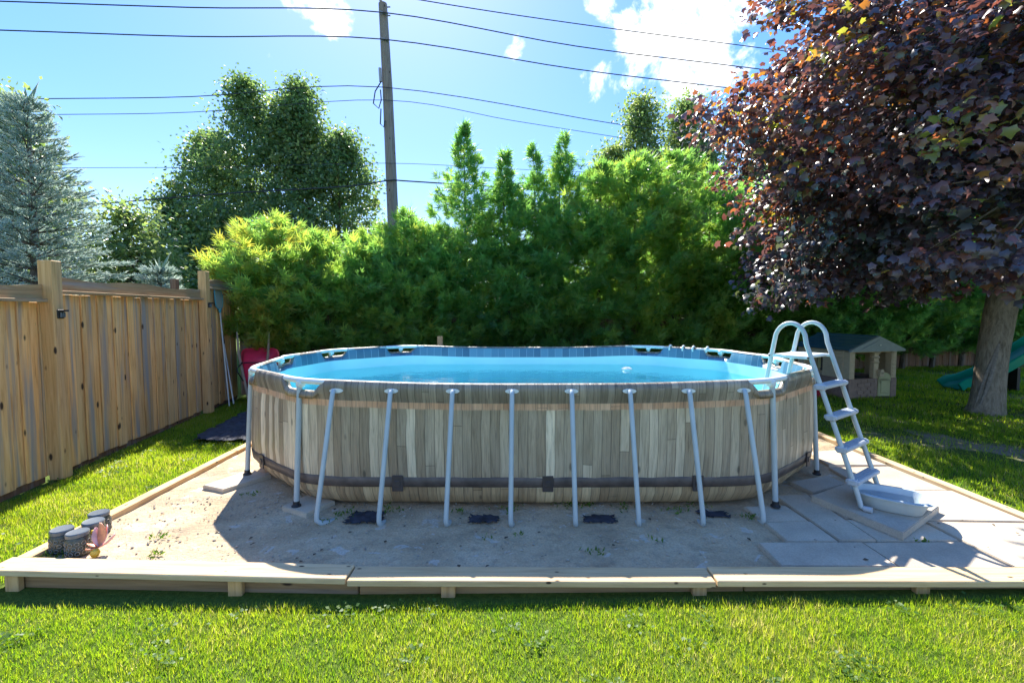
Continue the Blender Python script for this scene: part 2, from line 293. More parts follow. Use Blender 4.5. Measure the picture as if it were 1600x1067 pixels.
# ---------------------------------------------------------------- mesh helpers
class MB:
    def __init__(s): s.v = []; s.f = []
    def add(s, vs, fs):
        o = len(s.v); s.v += [tuple(v) for v in vs]; s.f += [tuple(i + o for i in f) for f in fs]; return s
    def box(s, c, size, rot=None, bev=0.0):
        x, y, z = (d / 2 for d in size); b = min(bev, x * .9, y * .9, z * .9)
        if b <= 0:
            vs = [(sx * x, sy * y, sz * z) for sx in (-1, 1) for sy in (-1, 1) for sz in (-1, 1)]
            fs = [(0, 1, 3, 2), (4, 6, 7, 5), (0, 4, 5, 1), (2, 3, 7, 6), (0, 2, 6, 4), (1, 5, 7, 3)]
        else:
            import bmesh
            bm = bmesh.new(); bmesh.ops.create_cube(bm, size=1.0)
            for v in bm.verts: v.co = (v.co.x * 2 * x, v.co.y * 2 * y, v.co.z * 2 * z)
            bmesh.ops.bevel(bm, geom=list(bm.edges), offset=b, segments=1, affect='EDGES')
            bm.verts.index_update(); vs = [v.co.copy() for v in bm.verts]; fs = [tuple(v.index for v in f.verts) for f in bm.faces]; bm.free()
        M_ = rot if rot is not None else Matrix.Identity(3)
        return s.add([Vector(c) + M_ @ Vector(v) for v in vs], fs)
    def prism(s, poly, z0, z1, M_=None):
        n = len(poly); vs = [(p[0], p[1], z0) for p in poly] + [(p[0], p[1], z1) for p in poly]
        fs = [tuple(range(n - 1, -1, -1)), tuple(range(n, 2 * n))] + [(i, (i + 1) % n, n + (i + 1) % n, n + i) for i in range(n)]
        if M_ is not None: vs = [M_ @ Vector(v) for v in vs]
        return s.add(vs, fs)
    def tube(s, pts, r, n=8, caps=True):
        pts = [Vector(p) for p in pts]; m = len(pts); rs = r if isinstance(r, (list, tuple)) else [r] * m
        t0 = (pts[1] - pts[0]).normalized(); ref = Vector((0, 0, 1)) if abs(t0.z) < 0.9 else Vector((1, 0, 0))
        u = t0.cross(ref).normalized(); vs = []; fs = []
        for i, p in enumerate(pts):
            t = (pts[min(i + 1, m - 1)] - pts[max(i - 1, 0)]).normalized()
            u = (u - t * u.dot(t)).normalized(); w = t.cross(u)
            for k in range(n):
                a = 2 * math.pi * k / n; vs.append(p + (u * math.cos(a) + w * math.sin(a)) * rs[i])
        for i in range(m - 1):
            for k in range(n): fs.append((i * n + k, i * n + (k + 1) % n, (i + 1) * n + (k + 1) % n, (i + 1) * n + k))
        if caps: fs += [tuple(range(n - 1, -1, -1)), tuple((m - 1) * n + k for k in range(n))]
        return s.add(vs, fs)
    def lathe(s, prof, n=20, c=(0, 0, 0), sx=1, sy=1):
        m = len(prof); vs = []; fs = []
        for r, z in prof:
            for k in range(n):
                a = 2 * math.pi * k / n; vs.append((c[0] + sx * r * math.cos(a), c[1] + sy * r * math.sin(a), c[2] + z))
        for i in range(m - 1):
            for k in range(n): fs.append((i * n + k, i * n + (k + 1) % n, (i + 1) * n + (k + 1) % n, (i + 1) * n + k))
        if prof[0][0] > 1e-5: fs.append(tuple(range(n - 1, -1, -1)))
        if prof[-1][0] > 1e-5: fs.append(tuple((m - 1) * n + k for k in range(n)))
        return s.add(vs, fs)
    def build(s, name, mat, parent=None, smooth=False, loc=None):
        me = bpy.data.meshes.new(name); me.from_pydata(s.v, [], s.f); me.update()
        if smooth:
            me.polygons.foreach_set('use_smooth', [True] * len(me.polygons))
            me.set_sharp_from_angle(angle=R(40))
        return link(name, me, mat, parent, loc)
def link(name, me, mat, parent=None, loc=None):
    if mat is not None and not me.materials: me.materials.append(MT[mat] if isinstance(mat, str) else mat)
    o = bpy.data.objects.new(name, me); C.objects.link(o)
    if parent is not None: o.parent = parent
    if loc is not None: o.location = loc
    return o
def tag(o, label=None, cat=None, group=None, kind=None):
    for k, v in (('label', label), ('category', cat), ('group', group), ('kind', kind)):
        if v: o[k] = v
    return o
def thing(name, label, cat, loc=(0, 0, 0), rz=0.0, group=None):
    o = bpy.data.objects.new(name, None); C.objects.link(o); o.location = loc; o.rotation_euler = (0, 0, rz); o.empty_display_size = 0.2
    return tag(o, label, cat, group)
def leafmesh(name, P, D, Nn, L, tmpl, faces, tone, mat, parent=None, Wd=None):
    """many small leaves as one mesh: P place, D direction, Nn rough normal, L length"""
    P, D, Nn = (np.asarray(a, dtype=np.float64) for a in (P, D, Nn)); n = len(P)
    D = D / (np.linalg.norm(D, axis=1, keepdims=True) + 1e-9)
    S = np.cross(D, Nn); S /= (np.linalg.norm(S, axis=1, keepdims=True) + 1e-9); N2 = np.cross(S, D)
    T = np.asarray(tmpl, dtype=np.float64); k = len(T); L = np.broadcast_to(np.asarray(L, dtype=np.float64), (n,))
    W = L if Wd is None else np.broadcast_to(np.asarray(Wd, dtype=np.float64), (n,))
    V = P[:, None] + (L[:, None] * T[None, :, 0])[..., None] * D[:, None] + (W[:, None] * T[None, :, 1])[..., None] * S[:, None] + (L[:, None] * T[None, :, 2])[..., None] * N2[:, None]
    Fc = np.asarray(faces, dtype=np.int64); m = len(Fc)
    idx = (np.arange(n)[:, None, None] * k + Fc[None]).reshape(-1)
    me = bpy.data.meshes.new(name)
    me.vertices.add(n * k); me.vertices.foreach_set('co', V.reshape(-1).astype(np.float32))
    me.loops.add(n * m * 3); me.loops.foreach_set('vertex_index', idx.astype(np.int32))
    me.polygons.add(n * m); me.polygons.foreach_set('loop_start', np.arange(0, n * m * 3, 3, dtype=np.int32))
    me.update(calc_edges=True)
    at = me.attributes.new('tone', 'FLOAT', 'POINT'); at.data.foreach_set('value', np.repeat(np.clip(tone, 0, 1), k).astype(np.float32))
    return link(name, me, mat, parent)
def unit(n):
    v = rng.normal(size=(n, 3)); return v / np.linalg.norm(v, axis=1, keepdims=True)

BLADE = [(0, -.5, 0), (0, .5, 0), (.55, -.38, .06), (.55, .38, .06), (1, 0, .28)]; BLADE_F = [(0, 1, 3), (0, 3, 2), (2, 3, 4)]
LEAF = [(0, 0, 0), (.45, -.34, .07), (1, 0, -.06), (.45, .34, .07)]; LEAF_F = [(0, 1, 2), (0, 2, 3)]
SPRAY = [(0, 0, 0), (0, .045, 0), (1, .03, -.1), (.32, -.085, .02), (.18, .03, 0), (.80, .40, .06), (.40, .06, 0), (.18, -.03, 0), (.76, -.42, .05), (.38, -.06, 0), (.02, .03, 0), (.48, .42, -.06), (.22, .07, 0), (.02, -.03, 0), (.46, -.40, -.06), (.20, -.07, 0)]
SPRAY_F = [(1, 2, 3), (4, 5, 6), (7, 9, 8), (10, 11, 12), (13, 15, 14)]
TWIG = [(0, 0, 0), (.3, .11, 0), (.3, 0, .11), (.3, -.11, 0), (.3, 0, -.11), (1, 0, 0)]; TWIG_F = [(0, 2, 1), (0, 3, 2), (0, 4, 3), (0, 1, 4), (1, 2, 5), (2, 3, 5), (3, 4, 5), (4, 1, 5)]
MAPLE = [(0, 0, 0), (-.08, .40, -.06), (.20, .40, .04), (.46, .60, -.14), (.60, .30, .05), (1, 0, -.24), (.60, -.30, .05), (.46, -.60, -.14), (.20, -.40, .04), (-.08, -.40, -.06)]
MAPLE_F = [(0, 1, 2), (0, 2, 4), (2, 3, 4), (0, 4, 6), (4, 5, 6), (0, 6, 8), (6, 7, 8), (0, 8, 9)]

def lawn_z(x):
    t = np.clip((np.asarray(x, dtype=float) + 3) / 8, 0, 1); return -0.10 + 0.07 * t * t * (3 - 2 * t)

# ---------------------------------------------------------------- ground
def grid(x0, x1, y0, y1, nx, ny, zf):
    xs = np.linspace(x0, x1, nx); ys = np.linspace(y0, y1, ny); mb = MB()
    mb.v = [(x, y, float(zf(x, y))) for y in ys for x in xs]
    mb.f = [(j * nx + i, j * nx + i + 1, (j + 1) * nx + i + 1, (j + 1) * nx + i) for j in range(ny - 1) for i in range(nx - 1)]; return mb
mb = MB(); xs = [-250, -60, -20, -8, -6, -3, -2, -1, 0, 1, 2, 3, 4, 5, 7, 12, 20, 60, 250]; ys = [-60, -5, 0, 3, 6, 10, 15, 30, 80, 400]
mb.v = [(x, y, float(lawn_z(x))) for y in ys for x in xs]; nx = len(xs)
mb.f = [(j * nx + i, j * nx + i + 1, (j + 1) * nx + i + 1, (j + 1) * nx + i) for j in range(len(ys) - 1) for i in range(nx - 1)]
tag(mb.build('lawn', 'lawn'), 'sunlit green lawn around the pool pad', kind='structure')
PX0, PX1, PY0, PY1 = -3.36, 4.24, 2.88, 8.0
from mathutils import noise as mnoise
pad = grid(PX0, PX1, PY0, PY1, 140, 96, lambda x, y: 0.012 * mnoise.noise((x * 1.7, y * 1.7, 3)) + 0.006 * mnoise.noise((x * 7, y * 7, 1))).build('sand_pad', 'sand', smooth=True)
tag(pad, 'raised sandy ground pad under the pool', kind='structure')

# paving slabs are pieces of the pad
def slab(poly, z0, z1, mat, name='paving_slab', parent=pad, tilt=None):
    cx = sum(p[0] for p in poly) / len(poly); cy = sum(p[1] for p in poly) / len(poly)
    import bmesh
    bm = bmesh.new(); b = [bm.verts.new((p[0] - cx, p[1] - cy, z0)) for p in poly]; t = [bm.verts.new((p[0] - cx, p[1] - cy, z1)) for p in poly]; n = len(poly)
    bm.faces.new(b[::-1]); tf = bm.faces.new(t)
    for i in range(n): bm.faces.new((b[i], b[(i + 1) % n], t[(i + 1) % n], t[i]))
    bmesh.ops.recalc_face_normals(bm, faces=bm.faces); bmesh.ops.bevel(bm, geom=list(tf.edges), offset=0.006, segments=2, affect='EDGES')
    me = bpy.data.meshes.new(name); bm.to_mesh(me); bm.free()
    o = link(name, me, mat, parent, (cx, cy, 0))
    if tilt: o.rotation_euler = tilt
    return o
SL = [[(2.06, 3.57), (2.44, 3.60), (2.43, 3.89), (2.05, 3.87)], [(2.06, 3.26), (2.44, 3.265), (2.445, 3.585), (2.06, 3.555)],
      [(2.46, 3.27), (2.735, 3.275), (2.77, 4.11), (2.45, 4.09)], [(2.75, 3.28), (3.37, 3.285), (3.37, 3.62), (2.765, 3.62)], [(2.77, 3.64), (3.37, 3.64), (3.40, 4.22), (2.785, 4.12)],
      [(1.82, 2.93), (2.60, 2.925), (2.60, 3.245), (1.83, 3.24)], [(2.615, 2.925), (3.37, 2.92), (3.375, 3.265), (2.615, 3.25)],
      [(3.385, 2.92), (4.2, 2.91), (4.21, 3.55), (3.39, 3.58)], [(3.39, 3.6), (4.21, 3.57), (4.21, 4.2), (3.41, 4.22)], [(3.43, 4.25), (4.2, 4.22), (4.2, 4.9), (3.5, 4.86)], [(3.55, 4.93), (4.2, 4.93), (4.2, 5.5), (3.62, 5.4)]]
for i, p in enumerate(SL): slab(p, -0.04, 0.030 + 0.004 * (i % 3), 'slab')
slab([(2.86, 4.17), (3.28, 4.30), (3.22, 4.50), (2.80, 4.42)], 0.0, 0.055, 'slab2', tilt=(R(3), R(-4), 0))
tag(slab([(2.70, 3.95), (2.93, 3.27), (3.64, 3.73), (3.44, 4.36)], 0.034, 0.095, 'slab2', 'stepping_slab', None), 'thick raised concrete slab under the pool ladder feet', 'slab')
tag(slab([(-2.02, 3.84), (-1.74, 3.70), (-1.60, 3.96), (-1.90, 4.10)], -0.01, 0.045, 'slab', 'concrete_paver', None), 'square pale paver under front left pool leg', 'paver', 'pavers under pool end legs')
tag(slab([(-3.05, 4.33), (-2.78, 4.22), (-2.53, 4.62), (-2.84, 4.78)], -0.01, 0.04, 'slab', 'concrete_paver', None), 'flat paver under leftmost pool leg by timber edging', 'paver', 'pavers under pool end legs')

# ---------------------------------------------------------------- timber edging
edg = thing('timber_edging', 'low pale lumber edging framing the sandy pool pad', 'edging')
def board(parent, p0, p1, width, th, ztop, mat, name, jit=0.0):
    p0, p1 = Vector(p0), Vector(p1); d = p1 - p0; L = d.length
    mb = MB().box((0, 0, 0), (L - 0.004, width, th), bev=0.005)
    o = mb.build(name, mat, parent); o.location = ((p0 + p1) / 2).to_3d() + Vector((0, 0, ztop - th / 2)); o.rotation_euler = (jit, 0, math.atan2(d.y, d.x)); return o
for a, b, j in (((-3.46, 2.93), (-1.055, 2.835), 0.004), ((-1.05, 2.832), (1.29, 2.815), -0.006), ((1.295, 2.812), (4.36, 2.80), 0.004)):
    board(edg, a, b, 0.165, 0.040, 0.052 + j, 'cap', 'cap_board')
for a, b in (((-3.40, 3.02), (-3.415, 5.4)), ((-3.415, 5.405), (-3.42, 8.0)), ((4.30, 2.90), (4.31, 5.6)), ((4.31, 5.605), (4.32, 8.0))):
    board(edg, a, b, 0.095, 0.13, 0.045, 'cap', 'side_board')
board(edg, (-3.45, 8.08), (4.36, 8.08), 0.05, 0.14, 0.03, 'cap', 'back_board')
for a, b in (((-3.36, 2.935), (-1.0, 2.84)), ((-0.995, 2.84), (1.5, 2.825)), ((1.505, 2.825), (4.32, 2.815))):
    board(edg, a, b, 0.038, 0.14, 0.009, 'facew', 'face_board')
for x, y in ((-3.31, 2.885), (-1.80, 2.83), (-0.41, 2.795), (1.2, 2.785), (2.62, 2.777), (4.1, 2.77)):
    MB().box((x, y, -0.065), (0.09, 0.04, 0.14), bev=0.004).build('stake', 'post', edg)

# ---------------------------------------------------------------- pool
PC = (0.21, 5.68)
half = [(1.75, -1.88), (2.08, -1.79), (2.95, -1.04), (3.17, 0.0), (2.95, 1.04), (2.08, 1.79), (1.75, 1.88)]
ctrl = [(0, -1.9)] + half + [(0, 1.9)] + [(-x, y) for x, y in half[::-1]]
def resample(ctrl, step=0.05):
    P = [Vector((x, y)) for x, y in ctrl]; out = []
    for i, p in enumerate(P):
        q = P[(i + 1) % len(P)]; n = max(1, int((q - p).length / step)); out += [p.lerp(q, k / n) for k in range(n)]
    for _ in range(10): out = [(out[i - 1] + out[i] * 2 + out[(i + 1) % len(out)]) / 4 for i in range(len(out))]
    return out
RIM = resample(ctrl); NR = len(RIM)
NORM = []
for i in range(NR):
    t = (RIM[(i + 1) % NR] - RIM[i - 1]).normalized(); NORM.append(Vector((t.y, -t.x)))
ARC = [0.0]
for i in range(NR): ARC.append(ARC[-1] + (RIM[(i + 1) % NR] - RIM[i]).length)
CON = [(sx * x, sy * y) for sx in (-1, 1) for x, y in ((2.08, 1.79), (2.95, 1.04)) for sy in (-1, 1)] + [(-3.17, 0), (3.17, 0)]
def notch(p):       # openings in the sleeve under each rim connector
    d = min((Vector(c) - p).length for c in CON); return max(0.0, min(1.0, (0.25 - d) / 0.05))
def rim_z(p):       # the long sides sag a little between the end frames
    return 1.150 + 0.012 * (p.y > 0) - 0.035 * math.exp(-(p.x / 1.5) ** 4)
def endness(p): return max(0.0, min(1.0, (abs(p.x) - 1.7) / 0.9))
pool = thing('above_ground_pool', 'large oval above ground pool with printed wood plank wall', 'pool', (PC[0], PC[1], 0))
def ring_mesh(name, rows, mat, uvz=True, closed=True, smooth=True, parent=pool):
    """rows: list of functions i -> (x, y, z); builds bands between successive rows with uv (arc, z)"""
    V = []; n = NR
    for r in rows: V += [r(i) for i in range(n)]
    F = [(a * n + i, a * n + (i + 1) % n, (a + 1) * n + (i + 1) % n, (a + 1) * n + i) for a in range(len(rows) - 1) for i in range(n)]
    me = bpy.data.meshes.new(name); me.from_pydata(V, [], F); me.update(); uv = me.uv_layers.new(name='UVMap'); dat = []
    for a in range(len(rows) - 1):
        for i in range(n):
            for (rr, ii, au) in ((a, i, ARC[i]), (a, (i + 1) % n, ARC[i + 1]), (a + 1, (i + 1) % n, ARC[i + 1]), (a + 1, i, ARC[i])):
                zz = V[rr * n + ii][2]; dat += [au, zz - (rim_z(RIM[ii]) - 1.14)]
    uv.data.foreach_set('uv', dat)
    if smooth: me.polygons.foreach_set('use_smooth', [True] * len(me.polygons))
    return link(name, me, mat, parent)
def wallrow(off, dz, top=False, bul=0.0, fold=0.0):
    def f(i):
        p = RIM[i]; e = endness(p); z = rim_z(p) + dz if dz <= 0.05 and top else dz
        if top: z -= 0.105 * notch(p) * (1.0 if dz > -0.09 else 0.0)
        w = fold * (math.sin(ARC[i] * 13 + 2 * math.sin(ARC[i] * 1.3)) + 0.6 * math.sin(ARC[i] * 37 + 3 * math.sin(ARC[i] * 2.1)))
        if not top and 0.2 < dz < 0.95 and abs(p.x) < 1.9: w += 0.024 * math.sin(math.pi * (p.x + PC[0] + 1.51) / 0.497) ** 2 * math.sin(math.pi * (dz - 0.2) / 0.75)
        q = p + NORM[i] * (off + bul * e + w); return (q.x, q.y, z)
    return f
rows = [wallrow(-0.028, 0.0, True), wallrow(-0.01, 0.022, True), wallrow(0.018, 0.018, True), wallrow(0.034, -0.01, True), wallrow(0.036, -0.045, True), wallrow(0.022, -0.11, True, 0.0, 0.0015), wallrow(0.004, 0.98, bul=0.0, fold=0.003), wallrow(-0.004, 0.85, bul=0.02, fold=0.009),
        wallrow(-0.008, 0.65, bul=0.03, fold=0.009), wallrow(-0.01, 0.45, bul=0.04, fold=0.006), wallrow(-0.02, 0.28, bul=0.04, fold=0.002), wallrow(-0.05, 0.16, bul=0.03, fold=0.006), wallrow(-0.11, 0.07, bul=0.02, fold=0.006), wallrow(-0.19, 0.02), wallrow(-0.30, -0.02)]
ring_mesh('liner_wall', rows, 'liner')
rows = [wallrow(-0.024, -0.004, True), wallrow(-0.040, -0.05, True), wallrow(-0.045, -0.11, True), wallrow(-0.05, 0.99), wallrow(-0.06, 0.85), wallrow(-0.07, 0.6), wallrow(-0.16, 0.43)]
ring_mesh('inner_liner', rows, 'inner')
def cap_poly(name, z, off, mat):
    mb = MB(); ps = [RIM[i] + NORM[i] * off for i in range(NR)]
    mb.v = [(0, 0, z)] + [(p.x * s, p.y * s, z) for s in (0.5, 1.0) for p in ps]
    mb.f = [(0, 1 + i, 1 + (i + 1) % NR) for i in range(NR)] + [(1 + i, 1 + NR + i, 1 + NR + (i + 1) % NR, 1 + (i + 1) % NR) for i in range(NR)]
    return mb.build(name, mat, pool)
cap_poly('pool_floor', 0.44, -0.14, 'floor')
cap_poly('water', 0.86, -0.058, 'water')
def near(p): return min(range(NR), key=lambda i: (RIM[i] - Vector(p)).length)
ring_mesh('belt', [wallrow(-0.018, 0.318, bul=0.04), wallrow(-0.0105, 0.312, bul=0.041), wallrow(-0.021, 0.228, bul=0.041), wallrow(-0.034, 0.222, bul=0.04)], 'belt')
for px in (-0.98, 0.30, 1.60, 2.95, -2.45):
    i = min((k for k in range(NR) if RIM[k].y < 0), key=lambda k: abs(RIM[k].x + PC[0] - px)); p = RIM[i]; e = endness(p); q = p + NORM[i] * (-0.004 + 0.041 * e)
    M_ = Matrix(((-NORM[i].y, NORM[i].x, 0), (NORM[i].x, NORM[i].y, 0), (0, 0, 1))); M_ = Matrix(((-NORM[i].y, NORM[i].x, 0), (NORM[i].x, NORM[i].y, 0), (0, 0, 1)))
    cb = MB(); cb.box((q.x, q.y, 0.265), (0.095, 0.012, 0.14), M_.to_3x3(), 0.004); cb.box((q.x + NORM[i].x * .008, q.y + NORM[i].y * .008, 0.265), (0.05, 0.012, 0.05), M_.to_3x3(), 0.004); cb.build('belt_clip', 'clip', pool)
# rim tube shows at the connectors
for cpt in CON:
    i = near(cpt); n = 7
    pts = [(RIM[(i + k) % NR].x, RIM[(i + k) % NR].y, rim_z(RIM[(i + k) % NR]) - 0.004) for k in range(-n, n + 1)]
    cb = MB().tube(pts, 0.026, 10); p = RIM[i]; cb.box((p.x, p.y, rim_z(p) - 0.03), (0.07, 0.07, 0.07), Matrix.Rotation(math.atan2(NORM[i].y, NORM[i].x), 3, 'Z'), 0.015)
    cb.build('rim_connector', 'white_plastic', pool, True)
    q = p + NORM[i] * 0.035
    lg = MB().tube([(p.x + NORM[i].x * 0.01, p.y + NORM[i].y * 0.01, rim_z(p) - 0.03), (p.x + NORM[i].x * 0.075, p.y + NORM[i].y * 0.075, 0.05)], 0.024, 10).build('end_leg', 'tube', pool, True)
    MB().lathe([(0.04, 0.0), (0.04, 0.012), (0.028, 0.02), (0.027, 0.05)], 14, (p.x + NORM[i].x * 0.075, p.y + NORM[i].y * 0.075, 0.042)).build('foot_cap', 'black', lg, True)
legx = [-1.51, -1.02, -0.50, 0.0, 0.50, 0.99, 1.49, 1.97]
for sgn in (-1, 1):
    for k, x in enumerate(legx):
        X = x - PC[0]; top = min(abs(RIM[j].y) for j in range(NR) if abs(RIM[j].x - X) < 0.06 and RIM[j].y * sgn > 0) + 0.066; XF = X * 1.05
        twist = 0.05 if k == 0 else 0.0
        pts = [(X, sgn * (top - 0.05), 1.078), (X, sgn * (top - 0.005), 1.074), (X, sgn * (top + 0.012), 1.05), (XF, sgn * (top + 0.17), 0.09), (XF, sgn * (top + 0.177), 0.045), (XF + twist * .5 + .005, sgn * (top + 0.165), 0.016), (XF + twist + .01, sgn * (top + 0.13), 0.005), (XF + twist * 1.5 + .015, sgn * (top + 0.04), -0.02)]
        sl = MB().tube(pts, 0.0205, 10).build('side_leg', 'tube', pool, True)
        prof = [(math.cos(a) * (0.058 if abs(math.cos(a)) > 0.3 else 0.05), math.sin(a) * 0.020) for a in [2 * math.pi * j / 16 for j in range(16)]]
        Mx = Matrix(((1, 0, 0, X + (0.02 if k == 0 else 0)), (0, 0, sgn * 1.0, sgn * (top - 0.028)), (0, 1, 0, 1.078), (0, 0, 0, 1)))
        MB().prism(prof, 0, 0.012, Mx).build('leg_socket', 'white_plastic', sl)
tag(MB().lathe([(0.0, 0.0), (0.07, 0.0), (0.085, 0.015), (0.07, 0.035), (0.03, 0.05), (0, 0.055)], 18, (1.75, 6.8, 0.852)).build('floating_dispenser', 'white_plastic', None, True), 'small round white dispenser floating on the pool water', 'dispenser')
for k, f in enumerate((0.0, 0.18, 0.29, 0.48)):
    a, b = Vector((2.42, 1.62)), Vector((3.0, 1.10)); p = RIM[near(a.lerp(b, f * 1.6))]
    z = rim_z(p); cb = MB().tube([(p.x + PC[0] + 0.055 * math.cos(t) * NORM[near(p)].x, p.y + PC[1] + 0.055 * math.cos(t) * NORM[near(p)].y, z - 0.01 + 0.05 * math.sin(t)) for t in [R(-30 + 24 * j) for j in range(11)]], 0.014, 8)
    tag(cb.build('rim_clip', 'white_plastic', None, True), ['white clip on the far rim, farthest left of four', 'white clip on the far rim, second from left', 'white clip on the far rim, third from left', 'white clip on the far rim nearest the ladder'][k], 'clip', 'clips on the far pool rim')

# ---------------------------------------------------------------- ladder
lad = thing('pool_ladder', 'grey A-frame pool ladder straddling the right pool rim', 'ladder', (2.91, 3.65, 0.097))
inn = Vector((-0.57, 0.82, 0)).normalized(); sd = Vector((0.82, 0.57, 0))
def rp(u, z, s): return inn * u + sd * s + Vector((0, 0, z))
for s in (0.0, 0.45):
    prof = [(0.0, 0.03), (0.02, 0.10), (0.40, 1.20), (0.455, 1.36)] + [(0.592 - 0.137 * math.cos(a), 1.36 + 0.185 * math.sin(a)) for a in [R(25 + 13 * k) for k in range(11)]] + [(0.735, 1.33), (0.79, 1.0), (0.88, 0.35)]
    prof = [(-0.055, 0.022), (-0.03, 0.018)] + prof
    rl = MB().tube([rp(u, z, s) for u, z in prof], 0.0195, 10).build('rail', 'tube', lad, True)
    MB().tube([rp(-0.075, 0.024, s), rp(-0.02, 0.02, s)], 0.0235, 10).build('rail_foot', 'step', rl, True)
Ml = Matrix((sd, inn, Vector((0, 0, 1)))).transposed()
for z in (0.22, 0.475, 0.735, 0.99):
    u = 0.02 + (z - 0.10) * 0.38 / 1.10
    b = MB(); b.box(rp(u, z, 0.225), (0.50, 0.10, 0.035), Ml, 0.008)
    for s in (-0.002, 0.452): b.box(rp(u, z - 0.004, s), (0.06, 0.075, 0.055), Ml, 0.01)
    st = b.build('step', 'step', lad)
    for k in range(4): MB().box(rp(u - 0.033 + 0.022 * k, z + 0.019, 0.225), (0.40, 0.008, 0.004), Ml).build('tread_rib', 'step', st)
for z in (0.45, 0.72):
    u = 0.79 + (1.0 - z) * 0.138; MB().box(rp(u, z, 0.225), (0.50, 0.09, 0.035), Ml, 0.008).build('inner_step', 'step', lad)
MB().box(rp(0.60, 1.235, 0.225), (0.47, 0.28, 0.028), Ml, 0.008).build('top_platform', 'white_plastic', lad)
for s in (-0.002, 0.452):
    MB().box(rp(0.60, 1.235, s), (0.016, 0.36, 0.03), Ml, 0.004).build('side_strap', 'white_plastic', lad)
    for u, z in ((0.43, 1.235), (0.765, 1.235)): MB().box(rp(u, z, s - 0.012 if s < 0.1 else s + 0.012), (0.02, 0.018, 0.018), Ml, 0.004).build('bolt', 'black', lad)

# ---------------------------------------------------------------- basin
bas = thing('foot_basin', 'pale grey oval plastic foot basin on the raised slab', 'basin', (3.20, 3.70, 0.096), R(-34))
def oval(rx, ry, z, n=32):
    o = []
    for k in range(n):
        a = 2 * math.pi * k / n; c_, s_ = math.cos(a), math.sin(a)
        o.append((rx * math.copysign(abs(c_) ** 0.7, c_) * (1 + 0.0 * s_), ry * math.copysign(abs(s_) ** 0.7, s_) * (1.0 + 0.10 * c_), z))
    return o
loops = [oval(0.19, 0.125, 0.0), oval(0.20, 0.135, 0.008), oval(0.245, 0.17, 0.112), oval(0.275, 0.198, 0.116), oval(0.278, 0.20, 0.124), oval(0.24, 0.166, 0.126), oval(0.195, 0.13, 0.016), oval(0.18, 0.115, 0.010)]
b = MB(); n = 32
b.v = [v for l in loops for v in l]; b.f = [(a * n + k, a * n + (k + 1) % n, (a + 1) * n + (k + 1) % n, (a + 1) * n + k) for a in range(len(loops) - 1) for k in range(n)] + [tuple(range(n - 1, -1, -1)), tuple((len(loops) - 1) * n + k for k in range(n))]
b.build('tub', 'basin', bas, True)
b = MB(); b.v = oval(0.222, 0.152, 0.078); b.f = [tuple(range(32))]; b.build('water', 'basinwater', bas)

# ---------------------------------------------------------------- fabric patches and sheet
def patch(x0, y0, x1, y1, seed, label, z=0.012, n=14, rag=0.03, amp=0.006, cut=None, name='fabric_patch', cat='fabric', zf=None):
    mb = MB(); r = random.Random(seed); m = n
    for j in range(m + 1):
        for i in range(n + 1):
            u, v = i / n, j / m; e = (i in (0, n)) or (j in (0, m))
            x = x0 + (x1 - x0) * u + (r.uniform(-rag, rag) if e else 0); y = y0 + (y1 - y0) * v + (r.uniform(-rag, rag) if e else 0)
            if cut: x, y = cut(x, y, u, v)
            zz = (z if zf is None else zf(x)) + amp * (mnoise.noise((x * 9, y * 9, seed)) + 0.8) * 1.2
            mb.v.append((x, y, zz))
    N1 = n + 1; top = len(mb.v)
    mb.f = [(j * N1 + i, j * N1 + i + 1, (j + 1) * N1 + i + 1, (j + 1) * N1 + i) for j in range(m) for i in range(n)]
    o = mb.build(name, 'fabric', None, True); so = o.modifiers.new('thick', 'SOLIDIFY'); so.thickness = 0.002
    return tag(o, label, cat, 'black fabric scraps on the pad' if name == 'fabric_patch' else None)
patch(-1.38, 3.60, -1.10, 3.80, 1, 'ragged black fabric scrap beside the leftmost side leg', rag=0.03)
patch(-0.36, 3.60, -0.12, 3.73, 2, 'neat dark fabric scrap left of the middle legs', rag=0.02)
patch(0.60, 3.60, 0.86, 3.73, 3, 'neat dark fabric scrap right of the middle legs', rag=0.02)
patch(1.62, 3.70, 1.84, 3.81, 4, 'small faded fabric scrap beside the paving slabs', rag=0.03)
patch(-4.72, 6.15, -3.55, 8.1, 5, 'crumpled black landscape fabric sheet on grass by the fence', n=26, rag=0.05, amp=0.03, cut=lambda x, y, u, v: (x + 0.25 * (1 - u) * (1 - v) - 0.1 * (1 - u) * v, y + 0.02 * math.sin(u * 9)), name='landscape_fabric', cat='fabric', zf=lambda x: float(lawn_z(x)) + 0.035)

